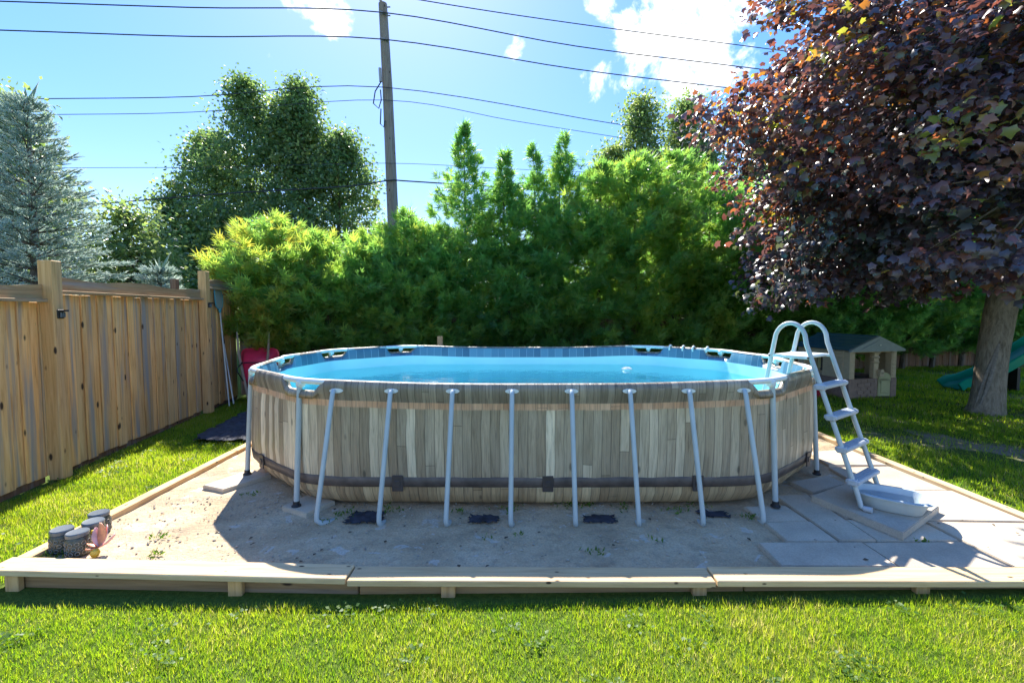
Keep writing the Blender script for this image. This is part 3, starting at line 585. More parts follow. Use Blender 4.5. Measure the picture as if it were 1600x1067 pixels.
# ---------------------------------------------------------------- fence on the left
FA, FB = Vector((-4.66, 2.6)), Vector((-5.80, 9.42)); fd = (FB - FA).normalized(); fn = Vector((fd.y, -fd.x)); FL = (FB - FA).length
fence = thing('wooden_fence', 'tall cedar board fence with stepped top rails on the left', 'fence', (FA.x, FA.y, -0.08), math.atan2(fd.y, fd.x))
def s_at(y): return (y - FA.y) / fd.y
posts = [s_at(4.83), s_at(8.02)]
def sect(s): return (0 if s < posts[0] else 1 if s < posts[1] else 2)
TOP = [1.96, 2.06, 2.27]; s = 0.0; k = 0
rb = random.Random(3); shapes = {}
while s < FL - 0.02:
    w = rb.choice((0.125, 0.14, 0.145)); se = sect(s + w / 2); h = TOP[se] - 0.02
    if (w, se) not in shapes: shapes[(w, se)] = [MB().box((0, 0, (h - 0.06) / 2), (w + 0.014, 0.018, h - 0.06), bev=0.004).build('tmp', 'fence').data for _ in range(1)]
    me = shapes[(w, se)][0]; o = bpy.data.objects.new('board', me); C.objects.link(o); o.parent = fence
    o.location = (s + w / 2, 0.021 * (k % 2) + rb.uniform(-0.001, 0.001), 0.05 + rb.uniform(-0.012, 0.012)); o.rotation_euler = (0, rb.uniform(-0.003, 0.003), 0)
    s += w; k += 1
for o in [o for o in bpy.data.objects if o.name.startswith('tmp')]: bpy.data.objects.remove(o)
for i, ps in enumerate(posts):
    hgt = (2.37, 2.54)[i]
    MB().box((ps, -0.07, hgt / 2), (0.14, 0.13, hgt), bev=0.006).build('post', 'post', fence)
MB().box((s_at(7.45), 0.10, 1.15), (0.10, 0.09, 2.42), bev=0.005).build('post', 'oldfence', fence)
for a, b_, z in ((0.0, posts[0] - 0.07, TOP[0]), (posts[0] + 0.07, posts[1] - 0.07, TOP[1]), (posts[1] + 0.07, FL, TOP[2])):
    L = b_ - a; mid = (a + b_) / 2
    nseg = 14; fv = MB()      # fascia with a slightly wavy weathered top edge
    for j in range(nseg + 1):
        x = a + L * j / nseg; zt = z + 0.145 + 0.018 * math.sin(j * 0.9 + z * 7) - (0.02 * abs(j / nseg - .5))
        fv.v += [(x, -0.042, z), (x, -0.042, zt), (x, -0.012, zt), (x, -0.012, z)]
    for j in range(nseg):
        o4 = j * 4; fv.f += [(o4 + q, o4 + (q + 1) % 4, o4 + 4 + (q + 1) % 4, o4 + 4 + q) for q in range(4)]
    fv.f += [(3, 2, 1, 0), tuple(nseg * 4 + q for q in range(4))]
    fv.build('fascia_rail', 'fence_rail', fence)
    MB().box((mid, -0.055, z - 0.018), (L, 0.075, 0.034), bev=0.004).build('lip_rail', 'fence_rail', fence)
    MB().box((mid, 0.06, z - 0.3), (L, 0.04, 0.09)).build('back_rail', 'fence_rail', fence)
    MB().box((mid, 0.045, 0.03), (L, 0.03, 0.14)).build('kick_board', 'oldfence', fence)
def on_fence(s_, out, z): p = FA + fd * s_ + fn * out; return Vector((p.x, p.y, z))
for i, (ps, z, lab) in enumerate(((posts[0], 1.72, 'small black solar light on the near fence post'), (posts[1], 1.86, 'small black solar light on the far fence post'))):
    q = on_fence(ps + 0.01, 0.143, z); t = thing('solar_light', lab, 'light', q, math.atan2(fd.y, fd.x), 'solar lights on fence posts')
    MB().box((0, 0.0, 0), (0.085, 0.012, 0.095), bev=0.004).build('back_plate', 'black', t)
    MB().prism([(-0.04, -0.012), (0.04, -0.012), (0.034, -0.055), (-0.034, -0.055)], 0.025, 0.045).build('hood', 'black', t)
    for dx in (-0.022, 0.0, 0.022): MB().box((dx, -0.02, -0.008), (0.012, 0.02, 0.055), bev=0.003).build('lens', 'lid', t)

# skimmer net and spare pole leaning on the fence
q0, q1 = on_fence(s_at(8.52), 0.20, -0.075), on_fence(s_at(8.62), 0.05, 1.75)
sk = thing('skimmer_net', 'pool skimmer net with white pole leaning against the fence', 'skimmer', q0)
d = (q1 - q0); MB().tube([(0, 0, 0), d], 0.013, 8).build('pole', 'alu', sk, True)
fu = Vector((fd.x, fd.y, 0)); dn_ = d.normalized()
MB().tube([d - dn_ * 0.03, d + dn_ * 0.04], [0.018, 0.03], 8).build('collar', 'blueplastic', sk, True)
o_ = d + dn_ * 0.03; fr = [(-.04, 0), (-.13, .06), (-.15, .16), (-.15, .34), (-.11, .385), (.11, .385), (.15, .34), (.15, .16), (.13, .06), (.04, 0)]
pts = [o_ + fu * a + dn_ * b_ for a, b_ in fr]; MB().tube(pts, 0.010, 6).build('net_frame', 'blueplastic', sk, True)
nn_ = fu.cross(dn_); b = MB(); b.add([p + nn_ * 0.003 for p in pts] + [p - nn_ * 0.003 for p in pts], [tuple(range(10)), tuple(range(19, 9, -1))] + [(i, 10 + i, 10 + (i + 1) % 10, (i + 1) % 10) for i in range(10)]); b.build('net', 'net', sk)
q0, q1 = on_fence(s_at(8.62), 0.24, -0.075), on_fence(s_at(8.72), 0.04, 1.25)
pl = thing('vacuum_pole', 'short grey pole with black grip leaning beside the skimmer', 'pole', q0); d = q1 - q0
MB().tube([(0, 0, 0), d], 0.014, 8).build('tube', 'alu', pl, True); MB().tube([d * 0.9, d * 0.94, d * 1.0, d * 1.06], [0.018, 0.024, 0.018, 0.014], 8).build('grip', 'black', pl, True)
MB().tube([(0, 0, 0), d * 0.02], 0.02, 8).build('end_cap', 'black', pl, True)

# ---------------------------------------------------------------- back fence behind the hedge
BA, BB = Vector((-5.86, 9.62)), Vector((18.2, 15.43)); bd = (BB - BA).normalized(); BL = (BB - BA).length
bf = thing('back_fence', 'dark brown board fence hidden behind the cedar hedge', 'fence', (BA.x, BA.y, -0.06), math.atan2(bd.y, bd.x))
bme = MB().box((0, 0, 0.85), (0.138, 0.018, 1.7), bev=0.003).build('tmp', 'oldfence').data
bpy.data.objects.remove(bpy.data.objects['tmp'])
k = 0; s = 0.07
while s < BL:
    o = bpy.data.objects.new('board', bme); C.objects.link(o); o.parent = bf; o.location = (s, 0.01 * (k % 2), 0.02 + rb.uniform(-.01, .01)); s += 0.141; k += 1
for z in (0.4, 1.45): MB().box((BL / 2, 0.045, z), (BL, 0.04, 0.09)).build('rail', 'oldfence', bf)

# ---------------------------------------------------------------- wheelbarrow stood on end
wb = thing('wheelbarrow', 'red wheelbarrow stood on end in the fence corner', 'wheelbarrow', (-5.10, 8.95, -0.075), R(8))
def rect(w, h, y, z0): return [(-w / 2, y, z0), (w / 2, y, z0), (w / 2 * 1.04, y, z0 + h), (-w / 2 * 1.04, y, z0 + h)]
b = MB(); lo = rect(0.40, 0.42, -0.14, 0.46); mi = rect(0.44, 0.46, -0.13, 0.44); hi = rect(0.66, 0.76, 0.12, 0.30); li = rect(0.70, 0.80, 0.125, 0.28)
def round_rect(r4, rad, n=4):
    P_ = [Vector(p) for p in r4]; out = []
    for i in range(4):
        p, a, c_ = P_[i], (P_[i - 1] - P_[i]).normalized(), (P_[(i + 1) % 4] - P_[i]).normalized()
        for k in range(n + 1):
            t = k / n; out.append(p + a * rad * (1 - t) ** 2 + c_ * rad * t ** 2)
    return out
LR = [round_rect(lo, 0.07), round_rect(mi, 0.09), round_rect(hi, 0.13), round_rect(li, 0.14), [p + Vector((0, 0.012, 0)) for p in round_rect(li, 0.14)], [p + Vector((0, 0.006, 0)) for p in round_rect(hi, 0.12)], [p + Vector((0, 0.012, 0)) for p in round_rect(mi, 0.07)]]
n = len(LR[0]); b.v = [tuple(v) for l in LR for v in l]
b.f = [(a * n + k, a * n + (k + 1) % n, (a + 1) * n + (k + 1) % n, (a + 1) * n + k) for a in range(len(LR) - 1) for k in range(n)] + [tuple(range(n - 1, -1, -1)), tuple((len(LR) - 1) * n + k for k in range(n))]
b.build('tray', 'red', wb, True)
for sx in (-1, 1):
    MB().tube([(sx * 0.13, -0.17, 0.10), (sx * 0.20, -0.185, 0.55), (sx * 0.27, -0.19, 1.0), (sx * 0.29, -0.19, 1.42)], [0.026, 0.026, 0.024, 0.016], 8).build('handle', 'handle', wb, True)
    MB().tube([(sx * 0.2, -0.20, 0.82), (sx * 0.22, -0.40, 0.74), (sx * 0.20, -0.42, 0.66), (sx * 0.2, -0.20, 0.46)], 0.012, 6).build('leg', 'black', wb, True)
MB().tube([(-0.23, -0.21, 0.82), (0.23, -0.21, 0.82)], 0.011, 6).build('brace', 'black', wb, True)
wh = MB().lathe([(0.0, -0.03), (0.08, -0.03), (0.10, -0.045), (0.17, -0.042), (0.195, -0.02), (0.195, 0.02), (0.17, 0.042), (0.10, 0.045), (0.08, 0.03), (0, 0.03)], 24)
wh.v = [(z, x * 1.0 - 0.17, y + 0.195) for x, y, z in wh.v]; whl = wh.build('wheel', 'rubber', wb, True)
MB().tube([(-0.14, -0.17, 0.195), (0.14, -0.17, 0.195)], 0.012, 8).build('axle', 'black', whl, True)

# ---------------------------------------------------------------- jars, flower ornament
def jar(x, y, lab, tilt):
    t = thing('jar_lantern', lab, 'lantern', (x, y, 0.002), 0.3 * x, 'jar lanterns in the pad corner'); t.rotation_euler = (tilt[0], tilt[1], x * 9)
    body = MB().lathe([(0.0, 0.0), (0.060, 0.0), (0.068, 0.008), (0.070, 0.03), (0.070, 0.115), (0.062, 0.135), (0.056, 0.142)], 24).build('glass', 'glassjar', t, True)
    for j in range(3):
        for k in range(12):
            a = 2 * math.pi * (k + 0.5 * (j % 2)) / 12; c_ = (0.0712 * math.cos(a), 0.0712 * math.sin(a), 0.03 + 0.034 * j)
            MB().tube([Vector(c_) + Vector((-math.sin(a) * math.cos(q) * 0.013, math.cos(a) * math.cos(q) * 0.013, math.sin(q) * 0.013)) for q in [2 * math.pi * i / 7 for i in range(8)]], 0.0022, 4, False).build('filigree_ring', 'filigree', body)
    MB().lathe([(0.058, 0.136), (0.066, 0.140), (0.067, 0.162), (0.062, 0.168), (0.05, 0.166), (0.0, 0.166)], 24).build('lid', 'lid', t, True)
    return t
jar(-3.285, 3.185, 'leftmost glass jar lantern with filigree pattern in the pad corner', (0, 0))
jar(-3.125, 3.14, 'frontmost jar lantern, nearest the orange flower ornament', (0.02, 0.03))
jar(-3.175, 3.31, 'jar lantern half hidden between the front and rear jars', (0, -0.02))
jar(-3.26, 3.45, 'rearmost jar lantern against the left edging', (0, 0.02))
fl = thing('flower_ornament', 'peach and pink metal flower ornament beside the jars', 'ornament', (-2.98, 3.15, 0.0), 0)
def petal(parent, az, elev, L, W, mat):
    b = MB(); ns = 8
    for i in range(ns + 1):
        t = i / ns; w = W * math.sin(math.pi * min(1, 0.08 + 0.9 * t)) ** 0.8; e = elev + 0.35 * t
        c_ = Vector((math.cos(az) * math.cos(e), math.sin(az) * math.cos(e), math.sin(e))) * L * t + Vector((0, 0, 0.045)); sd_ = Vector((-math.sin(az), math.cos(az), 0))
        b.v += [c_ - sd_ * w + Vector((0, 0, 0.012)), c_, c_ + sd_ * w + Vector((0, 0, 0.012))]
    b.v = [tuple(v) for v in b.v]
    b.f = [(i * 3 + q, i * 3 + q + 1, i * 3 + q + 4, i * 3 + q + 3) for i in range(ns) for q in range(2)]
    o = b.build('petal', mat, parent, True); so = o.modifiers.new('t', 'SOLIDIFY'); so.thickness = 0.004; return o
for az, el, L, W, m_ in ((1.4, 1.15, 0.17, 0.040, 'petal'), (0.2, 0.35, 0.13, 0.035, 'petal2'), (2.6, 0.75, 0.14, 0.032, 'petal2'), (0.9, 0.9, 0.15, 0.036, 'petal2'), (-1.9, -0.1, 0.09, 0.022, 'petal'), (-2.7, 0.1, 0.08, 0.02, 'petal')): petal(fl, az, el, L, W, m_)
MB().lathe([(0, -0.03), (0.02, -0.024), (0.03, 0.0), (0.022, 0.022), (0, 0.03)], 14, (0.01, -0.05, 0.032)).build('bud', 'yellow', fl, True)
MB().lathe([(0, -0.018), (0.014, -0.01), (0.018, 0.0), (0.012, 0.014), (0, 0.018)], 12, (-0.10, 0.06, 0.13)).build('bud', 'yellow', fl, True)
MB().tube([(0.0, 0.0, 0.05), (-0.05, 0.03, 0.10), (-0.10, 0.06, 0.125)], 0.004, 6).build('stem', 'filigree', fl, True)

# ---------------------------------------------------------------- stake behind the pool
tag(MB().prism([(-0.05, -0.02), (0.05, -0.02), (0.05, 0.02), (-0.05, 0.02)], 0, 1.34, Matrix.Translation((-1.36, 8.45, -0.06))).build('wooden_stake', 'post'), 'short wooden stake standing behind the pool rim', 'stake')

# ---------------------------------------------------------------- playhouse
ph = thing('playhouse', 'tan and brown plastic toy playhouse with blue roof', 'playhouse', (6.76, 8.92, -0.045), math.atan2(0.25, 1.15))
W_, D_, Hh = 1.18, 1.25, 1.0
def pbox(x0, x1, y0, y1, z0, z1, name, mat, parent=ph, bev=0.008): return MB().box(((x0 + x1) / 2, (y0 + y1) / 2, (z0 + z1) / 2), (x1 - x0, y1 - y0, z1 - z0), bev=bev).build(name, mat, parent)
pbox(0.0, W_, 0.0, D_, 0.0, 0.03, 'base', 'brown')
fwl = pbox(0.13, 0.66, 0.02, 0.10, 0.03, 0.43, 'lower_wall', 'brown')
for r_ in range(5):
    for c_ in range(3):
        x = 0.15 + c_ * 0.165 + (0.08 if r_ % 2 else 0); pbox(x, min(0.655, x + 0.15), 0.008, 0.03, 0.05 + r_ * 0.075, 0.05 + r_ * 0.075 + 0.062, 'brick', 'brown', fwl, 0.004)
for x0, x1, nm in ((0.0, 0.13, 'corner_post'), (1.05, 1.18, 'corner_post')):
    cp = pbox(x0, x1, 0.0, 0.14, 0.43, Hh, nm, 'tan'); pbox(x0 - 0.01, x1 + 0.01, -0.01, 0.15, 0.03, 0.43, 'plinth', 'brown')
    for k in range(7): pbox(x0 + 0.02, x1 - 0.02, -0.012, 0.01, 0.47 + k * 0.073, 0.47 + k * 0.073 + 0.055, 'quoin', 'tan', cp, 0.006)
col_ = pbox(0.63, 0.75, 0.02, 0.12, 0.43, Hh, 'column', 'tan')
for z, w in ((0.86, 0.075), (0.76, 0.07), (0.95, 0.08)): MB().lathe([(w, -0.02), (w + 0.01, 0.0), (w, 0.02)], 14, (0.69, 0.06, z)).build('column_ring', 'tan', col_, True)
pbox(0.655, 0.74, 0.02, 0.12, 0.03, 0.43, 'door_jamb', 'brown')
b = MB().box((0.0, 0, 0.19), (0.27, 0.03, 0.38), bev=0.012); dr = b.build('half_door', 'doorgreen', ph, loc=(0.90, 0.02, 0.05)); dr.rotation_euler = (0, 0, R(-8))
MB().lathe([(0.135, -0.015), (0.135, 0.015)], 20).build('door_arch', 'doorgreen', dr, loc=(0, 0, 0.36)).rotation_euler = (R(90), 0, 0)
pnl = MB().box((0, -0.02, 0.2), (0.17, 0.014, 0.26), bev=0.01).build('door_panel', 'doorgreen', dr)
mbx = pbox(0.70, 0.80, -0.06, 0.02, 0.47, 0.57, 'mailbox', 'tan'); MB().lathe([(0.05, -0.04), (0.05, 0.04)], 16).build('mailbox_top', 'tan', mbx, True, (0.75, -0.02, 0.57)).rotation_euler = (R(90), 0, 0)
pbox(0.725, 0.775, -0.068, -0.058, 0.535, 0.548, 'mail_slot', 'black', mbx, 0.0)
pbox(0.0, W_, 0.02, 0.12, 0.96, 1.0, 'lintel', 'tan')
for x0, x1, nm in ((0.0, 0.07, 'side_wall'), (W_ - 0.07, W_, 'side_wall')):
    sw = pbox(x0, x1, 0.14, D_, 0.03, 0.43, 'side_lower_wall', 'brown')
    su = pbox(x0 + 0.004, x1 - 0.004, 0.14, 0.62, 0.43, Hh, nm, 'tan'); pbox(x0 + 0.004, x1 - 0.004, 1.08, D_, 0.43, Hh, nm, 'tan'); pbox(x0 + 0.005, x1 - 0.005, 0.62, 1.08, 0.84, Hh, nm, 'tan')
    for k in range(8):
        xx = x0 - 0.006 if x0 < 0.1 else x1 - 0.006; pbox(xx, xx + 0.014, 0.15, 0.61, 0.44 + k * 0.068, 0.44 + k * 0.068 + 0.058, 'siding_board', 'tan', su, 0.004)
pbox(0.07, W_ - 0.07, D_ - 0.06, D_ - 0.002, 0.03, 0.96, 'back_wall', 'tan')
pbox(0.46, 0.55, D_ - 0.09, D_ - 0.05, 0.5, 0.9, 'window_frame', 'doorgreen'); pbox(0.56, 0.80, D_ - 0.08, D_ - 0.055, 0.45, 0.9, 'dark_shelf', 'black')
pbox(0.10, 0.60, 0.12, 0.5, 0.40, 0.44, 'counter', 'black')
zr = 1.27
for sx in (0, 1):       # two roof slopes made of stepped courses
    for k in range(5):
        t0, t1 = k / 5, (k + 1) / 5 + 0.03
        x = lambda t: (-0.06 + t * (W_ / 2 + 0.06)) if sx == 0 else (W_ + 0.06 - t * (W_ / 2 + 0.06))
        z = lambda t: Hh + t * (zr - Hh)
        a0, a1, c0, c1 = x(t0), x(min(t1, 1)), z(t0) + 0.012, z(min(t1, 1))
        vs = [(a0, -0.03, c0), (a1, -0.03, c1), (a1, D_ + 0.06, c1), (a0, D_ + 0.06, c0)]; vs += [(p[0], p[1], p[2] + 0.022) for p in vs]
        MB().add(vs, [(3, 2, 1, 0), (4, 5, 6, 7), (0, 1, 5, 4), (1, 2, 6, 5), (2, 3, 7, 6), (3, 0, 4, 7)]).build('roof_course', 'roofblue', ph)
MB().tube([(W_ / 2, -0.05, zr + 0.01), (W_ / 2, D_ + 0.07, zr + 0.01)], 0.03, 8).build('ridge', 'roofblue', ph, True)
b = MB(); tri = [(-0.09, Hh - 0.01), (W_ + 0.09, Hh - 0.01), (W_ + 0.07, Hh + 0.035), (W_ / 2, zr + 0.03), (-0.07, Hh + 0.035)]
Mp = Matrix(((1, 0, 0, 0), (0, 0, 1, 0), (0, 1, 0, 0), (0, 0, 0, 1)))
b.prism(tri, -0.10, -0.035, Mp); pd = b.build('pediment', 'pediment', ph)
MB().prism([(0.16, Hh + 0.045), (W_ - 0.16, Hh + 0.045), (W_ / 2, zr - 0.045)], -0.113, -0.099, Mp).build('pediment_panel', 'pediment', pd)
MB().lathe([(0, -0.01), (0.018, -0.005), (0.018, 0.005), (0, 0.01)], 10).build('knob', 'white_plastic', pd, True, (W_ / 2, -0.122, Hh + 0.12))
tb = tag(MB().lathe([(0.0, 0), (0.13, 0.0), (0.16, 0.24), (0.172, 0.245), (0.172, 0.262), (0.15, 0.262), (0.12, 0.02), (0, 0.02)], 24, (6.30, 9.25, -0.045)).build('toy_bucket', 'redtoy', None, True), 'dark red plastic tub between the pool ladder and playhouse', 'tub')

# ---------------------------------------------------------------- slide
sld = thing('garden_slide', 'green plastic garden slide behind the maple trunk', 'slide', (10.0, 10.1, -0.035), math.atan2(-0.1, 1.5))
path = [(0.0, 0.05), (0.1, 0.13), (0.35, 0.17), (0.7, 0.32), (1.1, 0.58), (1.6, 0.92), (2.1, 1.26), (2.45, 1.42), (2.75, 1.44)]
b = MB(); pr = [(-0.25, 0.16), (-0.27, 0.17), (-0.235, 0.02), (-0.15, 0.0), (0.15, 0.0), (0.235, 0.02), (0.27, 0.17), (0.25, 0.16), (0.29, 0.175), (0.255, -0.03), (0, -0.03), (-0.255, -0.03), (-0.29, 0.175)]
pr = [(-0.29, 0.16), (-0.27, 0.18), (-0.245, 0.16), (-0.225, 0.03), (-0.15, 0.0), (0.15, 0.0), (0.225, 0.03), (0.245, 0.16), (0.27, 0.18), (0.29, 0.16), (0.255, -0.03), (0.0, -0.035), (-0.255, -0.03)]
n = len(pr)
for i, (u, z) in enumerate(path):
    t = Vector((path[min(i + 1, len(path) - 1)][0] - path[max(i - 1, 0)][0], 0, path[min(i + 1, len(path) - 1)][1] - path[max(i - 1, 0)][1])).normalized(); up = Vector((-t.z, 0, t.x))
    b.v += [tuple(Vector((u, a, z)) + up * c_) for a, c_ in pr]
b.f = [(i * n + k, i * n + (k + 1) % n, (i + 1) * n + (k + 1) % n, (i + 1) * n + k) for i in range(len(path) - 1) for k in range(n)] + [tuple(range(n)), tuple((len(path) - 1) * n + k for k in range(n - 1, -1, -1))]
b.build('chute', 'slide', sld, True)
for y in (-0.27, 0.27):
    MB().tube([(2.72, y, 0), (2.72, y, 2.0)], 0.04, 8).build('post', 'slide', sld, True); MB().tube([(3.35, y, 0), (2.8, y, 2.0)], 0.04, 8).build('ladder_rail', 'slide', sld, True)
for k in range(4): MB().tube([(3.27 - k * 0.1, -0.27, 0.3 + k * 0.36), (3.27 - k * 0.1, 0.27, 0.3 + k * 0.36)], 0.022, 8).build('rung', 'slide', sld, True)
MB().box((1.2, 0, 0.27), (0.06, 0.4, 0.54)).build('support', 'black', sld)

# ---------------------------------------------------------------- utility pole and wires
up_ = thing('utility_pole', 'tall weathered wooden utility pole leaning behind the hedge', 'pole', (-3.52, 14.06, -0.1))
MB().tube([(0, 0, 0), (-0.16, 0, 4.5), (-0.27, 0, 8.5), (-0.38, 0, 11.1)], [0.185, 0.17, 0.15, 0.125], 14).build('shaft', 'pole_wood', up_, True)
for z in (10.66, 9.9): MB().tube([(-0.20, -0.1, z + 0.08), (-0.42, -0.22, z + 0.08)], 0.022, 6).build('bracket', 'ceramic', up_, True)
MB().lathe([(0.03, 0), (0.05, 0.03), (0.03, 0.06), (0.05, 0.09), (0.03, 0.12), (0, 0.13)], 10, (-0.44, 0, 11.1)).build('insulator', 'ceramic', up_, True)
for z in (10.75, 11.0): MB().tube([(-0.35, 0, z), (-0.15, -0.02, z)], 0.02, 6).build('bolt', 'ceramic', up_, True)
MB().tube([(-0.42, -0.16, 8.75), (-0.60, -0.18, 8.45), (-0.66, -0.18, 8.1), (-0.50, -0.18, 7.95), (-0.42, -0.18, 8.2), (-0.44, -0.18, 8.5)], 0.018, 6).build('cable_loop', 'wire', up_, True)
MB().tube([(-0.44, -0.16, 7.95), (-0.46, -0.18, 7.5), (-0.36, -0.18, 7.4), (-0.32, -0.17, 7.6)], 0.018, 6).build('cable_loop', 'wire', up_, True)
MB().tube([(-0.46, -0.14, 9.15), (-0.44, -0.14, 8.75)], 0.045, 8).build('cutout_box', 'ceramic', up_, True)
def smoothpath(pts, n=8):
    P_ = [Vector(p) for p in pts]; out = []
    for i in range(len(P_) - 1):
        a, b_, c_, d_ = P_[max(i - 1, 0)], P_[i], P_[i + 1], P_[min(i + 2, len(P_) - 1)]
        for k in range(n):
            t = k / n; out.append(0.5 * ((2 * b_) + (c_ - a) * t + (2 * a - 5 * b_ + 4 * c_ - d_) * t * t + (3 * b_ - a - 3 * c_ + d_) * t ** 3))
    return out + [P_[-1]]
def wire(pts, r, lab, side=None):
    pts = [Vector(p) for p in pts]
    o = MB().tube(smoothpath(pts, 6), r * 0.78, 6).build('power_line', 'wire', None, True); tag(o, lab, 'wire', 'overhead lines on the utility pole')
L0 = -24
def ext(p0, p1, X): t = (X - p0[0]) / (p1[0] - p0[0]); return tuple(p0[i] + (p1[i] - p0[i]) * t for i in range(3))
def W2(pts, r, lab):
    pts = [ext(pts[1], pts[0], L0)] + pts + [ext(pts[-2], pts[-1], 22)]; wire(pts, r, lab)
W2([(-13.31, 12.12, 9.79), (-8.93, 12.99, 10.2), (-3.85, 13.85, 10.62), (2.1, 15.2, 10.42), (8.69, 16.52, 10.40)], 0.020, 'topmost wire crossing just below the pole top')
W2([(-13.35, 12.11, 9.06), (-8.96, 12.99, 9.42), (-3.87, 13.85, 9.85), (2.1, 15.2, 9.69), (8.21, 16.42, 9.62)], 0.020, 'second wire below the pole top')
W2([(-9.0, 12.9, 11.45), (-2.83, 14.21, 11.22), (2.09, 15.2, 11.13), (8.92, 16.56, 11.13)], 0.018, 'wire running off the top edge toward the clouds')
W2([(-13.44, 12.09, 7.3), (-9.01, 12.98, 7.78), (-3.85, 13.83, 8.45), (3.45, 15.47, 8.05), (7.5, 16.28, 7.9)], 0.015, 'upper of two thin mid-height wires by the cable loops')
W2([(-13.46, 12.09, 6.89), (-9.03, 12.97, 7.35), (-3.83, 13.84, 8.08), (0.0, 14.78, 7.87), (3.23, 15.43, 7.64)], 0.011, 'lower of two thin mid-height wires by the cable loops')
W2([(-12.12, 12.36, 5.62), (-8.28, 13.12, 5.88), (-3.78, 13.84, 6.22), (0.0, 14.78, 6.34), (4.39, 15.66, 6.44)], 0.009, 'faint thin wire above the thick low cable')
W2([(-11.43, 12.49, 4.68), (-8.3, 13.12, 5.13), (-5.03, 13.77, 5.51), (-3.72, 13.84, 5.71), (-3.18, 14.14, 5.77), (0.0, 14.78, 5.75), (4.4, 15.66, 5.79)], 0.026, 'thick low cable passing just above the hedge')

# ---------------------------------------------------------------- vegetation builders
def tree_thing(name, label, cat, x, y, group=None): return thing(name, label, cat, (x, y, float(lawn_z(x)) - 0.02), 0, group)
def cedar(x, y, h, Rb, n, label, tone0=0.45, z0=0.2, sparse_top=0.0, lean=0.0):
    t = tree_thing('cedar_tree', label, 'cedar', x, y, 'cedars in the hedge behind the pool')
    wob = rng.normal(0, 0.05, 4)
    def axis(z): return np.stack([lean * z + wob[0] * np.sin(z * 1.1 + wob[1] * 9), wob[2] * np.sin(z * 0.9), z], -1)
    zs = np.linspace(0, h * 0.97, 9); A = axis(zs)
    MB().tube([tuple(a) for a in A], list(np.linspace(0.075, 0.008, 9)), 7).build('trunk', 'bark2', t, True)
    h = h * (1.07 if sparse_top > 0.2 else 1.03); n = int(n * 1.15); nb = int(n / 62); ub = rng.random(nb) ** 1.02; zb = z0 + (h - z0) * ub
    prof = 1.32 * Rb * np.clip((1 - zb / h) / (0.42 if sparse_top < 0.2 else 0.60), 0.03, 1) ** (0.9 if sparse_top < 0.2 else 1.25)
    if sparse_top > 0: prof *= np.where(ub > 1 - sparse_top, 0.95, 1.0)
    prof *= rng.uniform(0.72, 1.22, nb); az = rng.random(nb) * 2 * np.pi; rise = rng.uniform(0.25, 0.75, nb); ctone = rng.normal(0, 0.15, nb)
    rel = np.clip(prof / (1.32 * Rb), 0, 1); per = np.maximum(7, (66 * np.where(rel < 0.75, 0.10 + 0.75 * rel, 1.0) * rng.uniform(0.6, 1.3, nb))).astype(int)
    prof = np.where(rel < 0.6, prof * rng.uniform(0.55, 1.9, nb), prof)
    bi = np.repeat(np.arange(nb), per); m = len(bi); tt = rng.uniform(0.12, 1.0, m) ** 0.6
    out = np.stack([np.cos(az[bi]), np.sin(az[bi]), np.zeros(m)], -1); side = np.stack([-np.sin(az[bi]), np.cos(az[bi]), np.zeros(m)], -1)
    r = prof[bi] * tt; w = 0.04 + 0.11 * np.sin(np.pi * np.minimum(tt, 0.93)) * np.minimum(1, prof[bi] / 0.5)
    P = axis(zb[bi]) + out * r[:, None] + side * (rng.normal(0, 1, m) * w)[:, None]
    P[:, 2] += r * rise[bi] * (0.6 + 0.4 * tt) + rng.normal(0, 0.055, m)
    D = out * rng.uniform(0.2, 1.0, m)[:, None] + side * rng.normal(0, 0.55, m)[:, None]; D[:, 2] += rng.uniform(-0.25, 0.9, m)
    Nn = side * 0.5 + out * 0.5 + unit(m) * 0.7
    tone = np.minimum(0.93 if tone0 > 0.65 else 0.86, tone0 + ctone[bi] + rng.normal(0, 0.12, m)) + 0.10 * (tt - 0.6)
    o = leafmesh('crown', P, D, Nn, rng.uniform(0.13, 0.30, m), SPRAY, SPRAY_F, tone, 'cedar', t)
    bm_ = MB()
    for k in rng.choice(nb, min(nb, 26), replace=False):
        a = axis(np.array(zb[k])); e = a + np.array([np.cos(az[k]), np.sin(az[k]), rise[k]]) * prof[k] * 0.85; bm_.tube([tuple(a), tuple(e)], [0.014, 0.004], 4, False)
    tag(bm_.build('branches', 'bark2', t), kind='stuff')
    return t
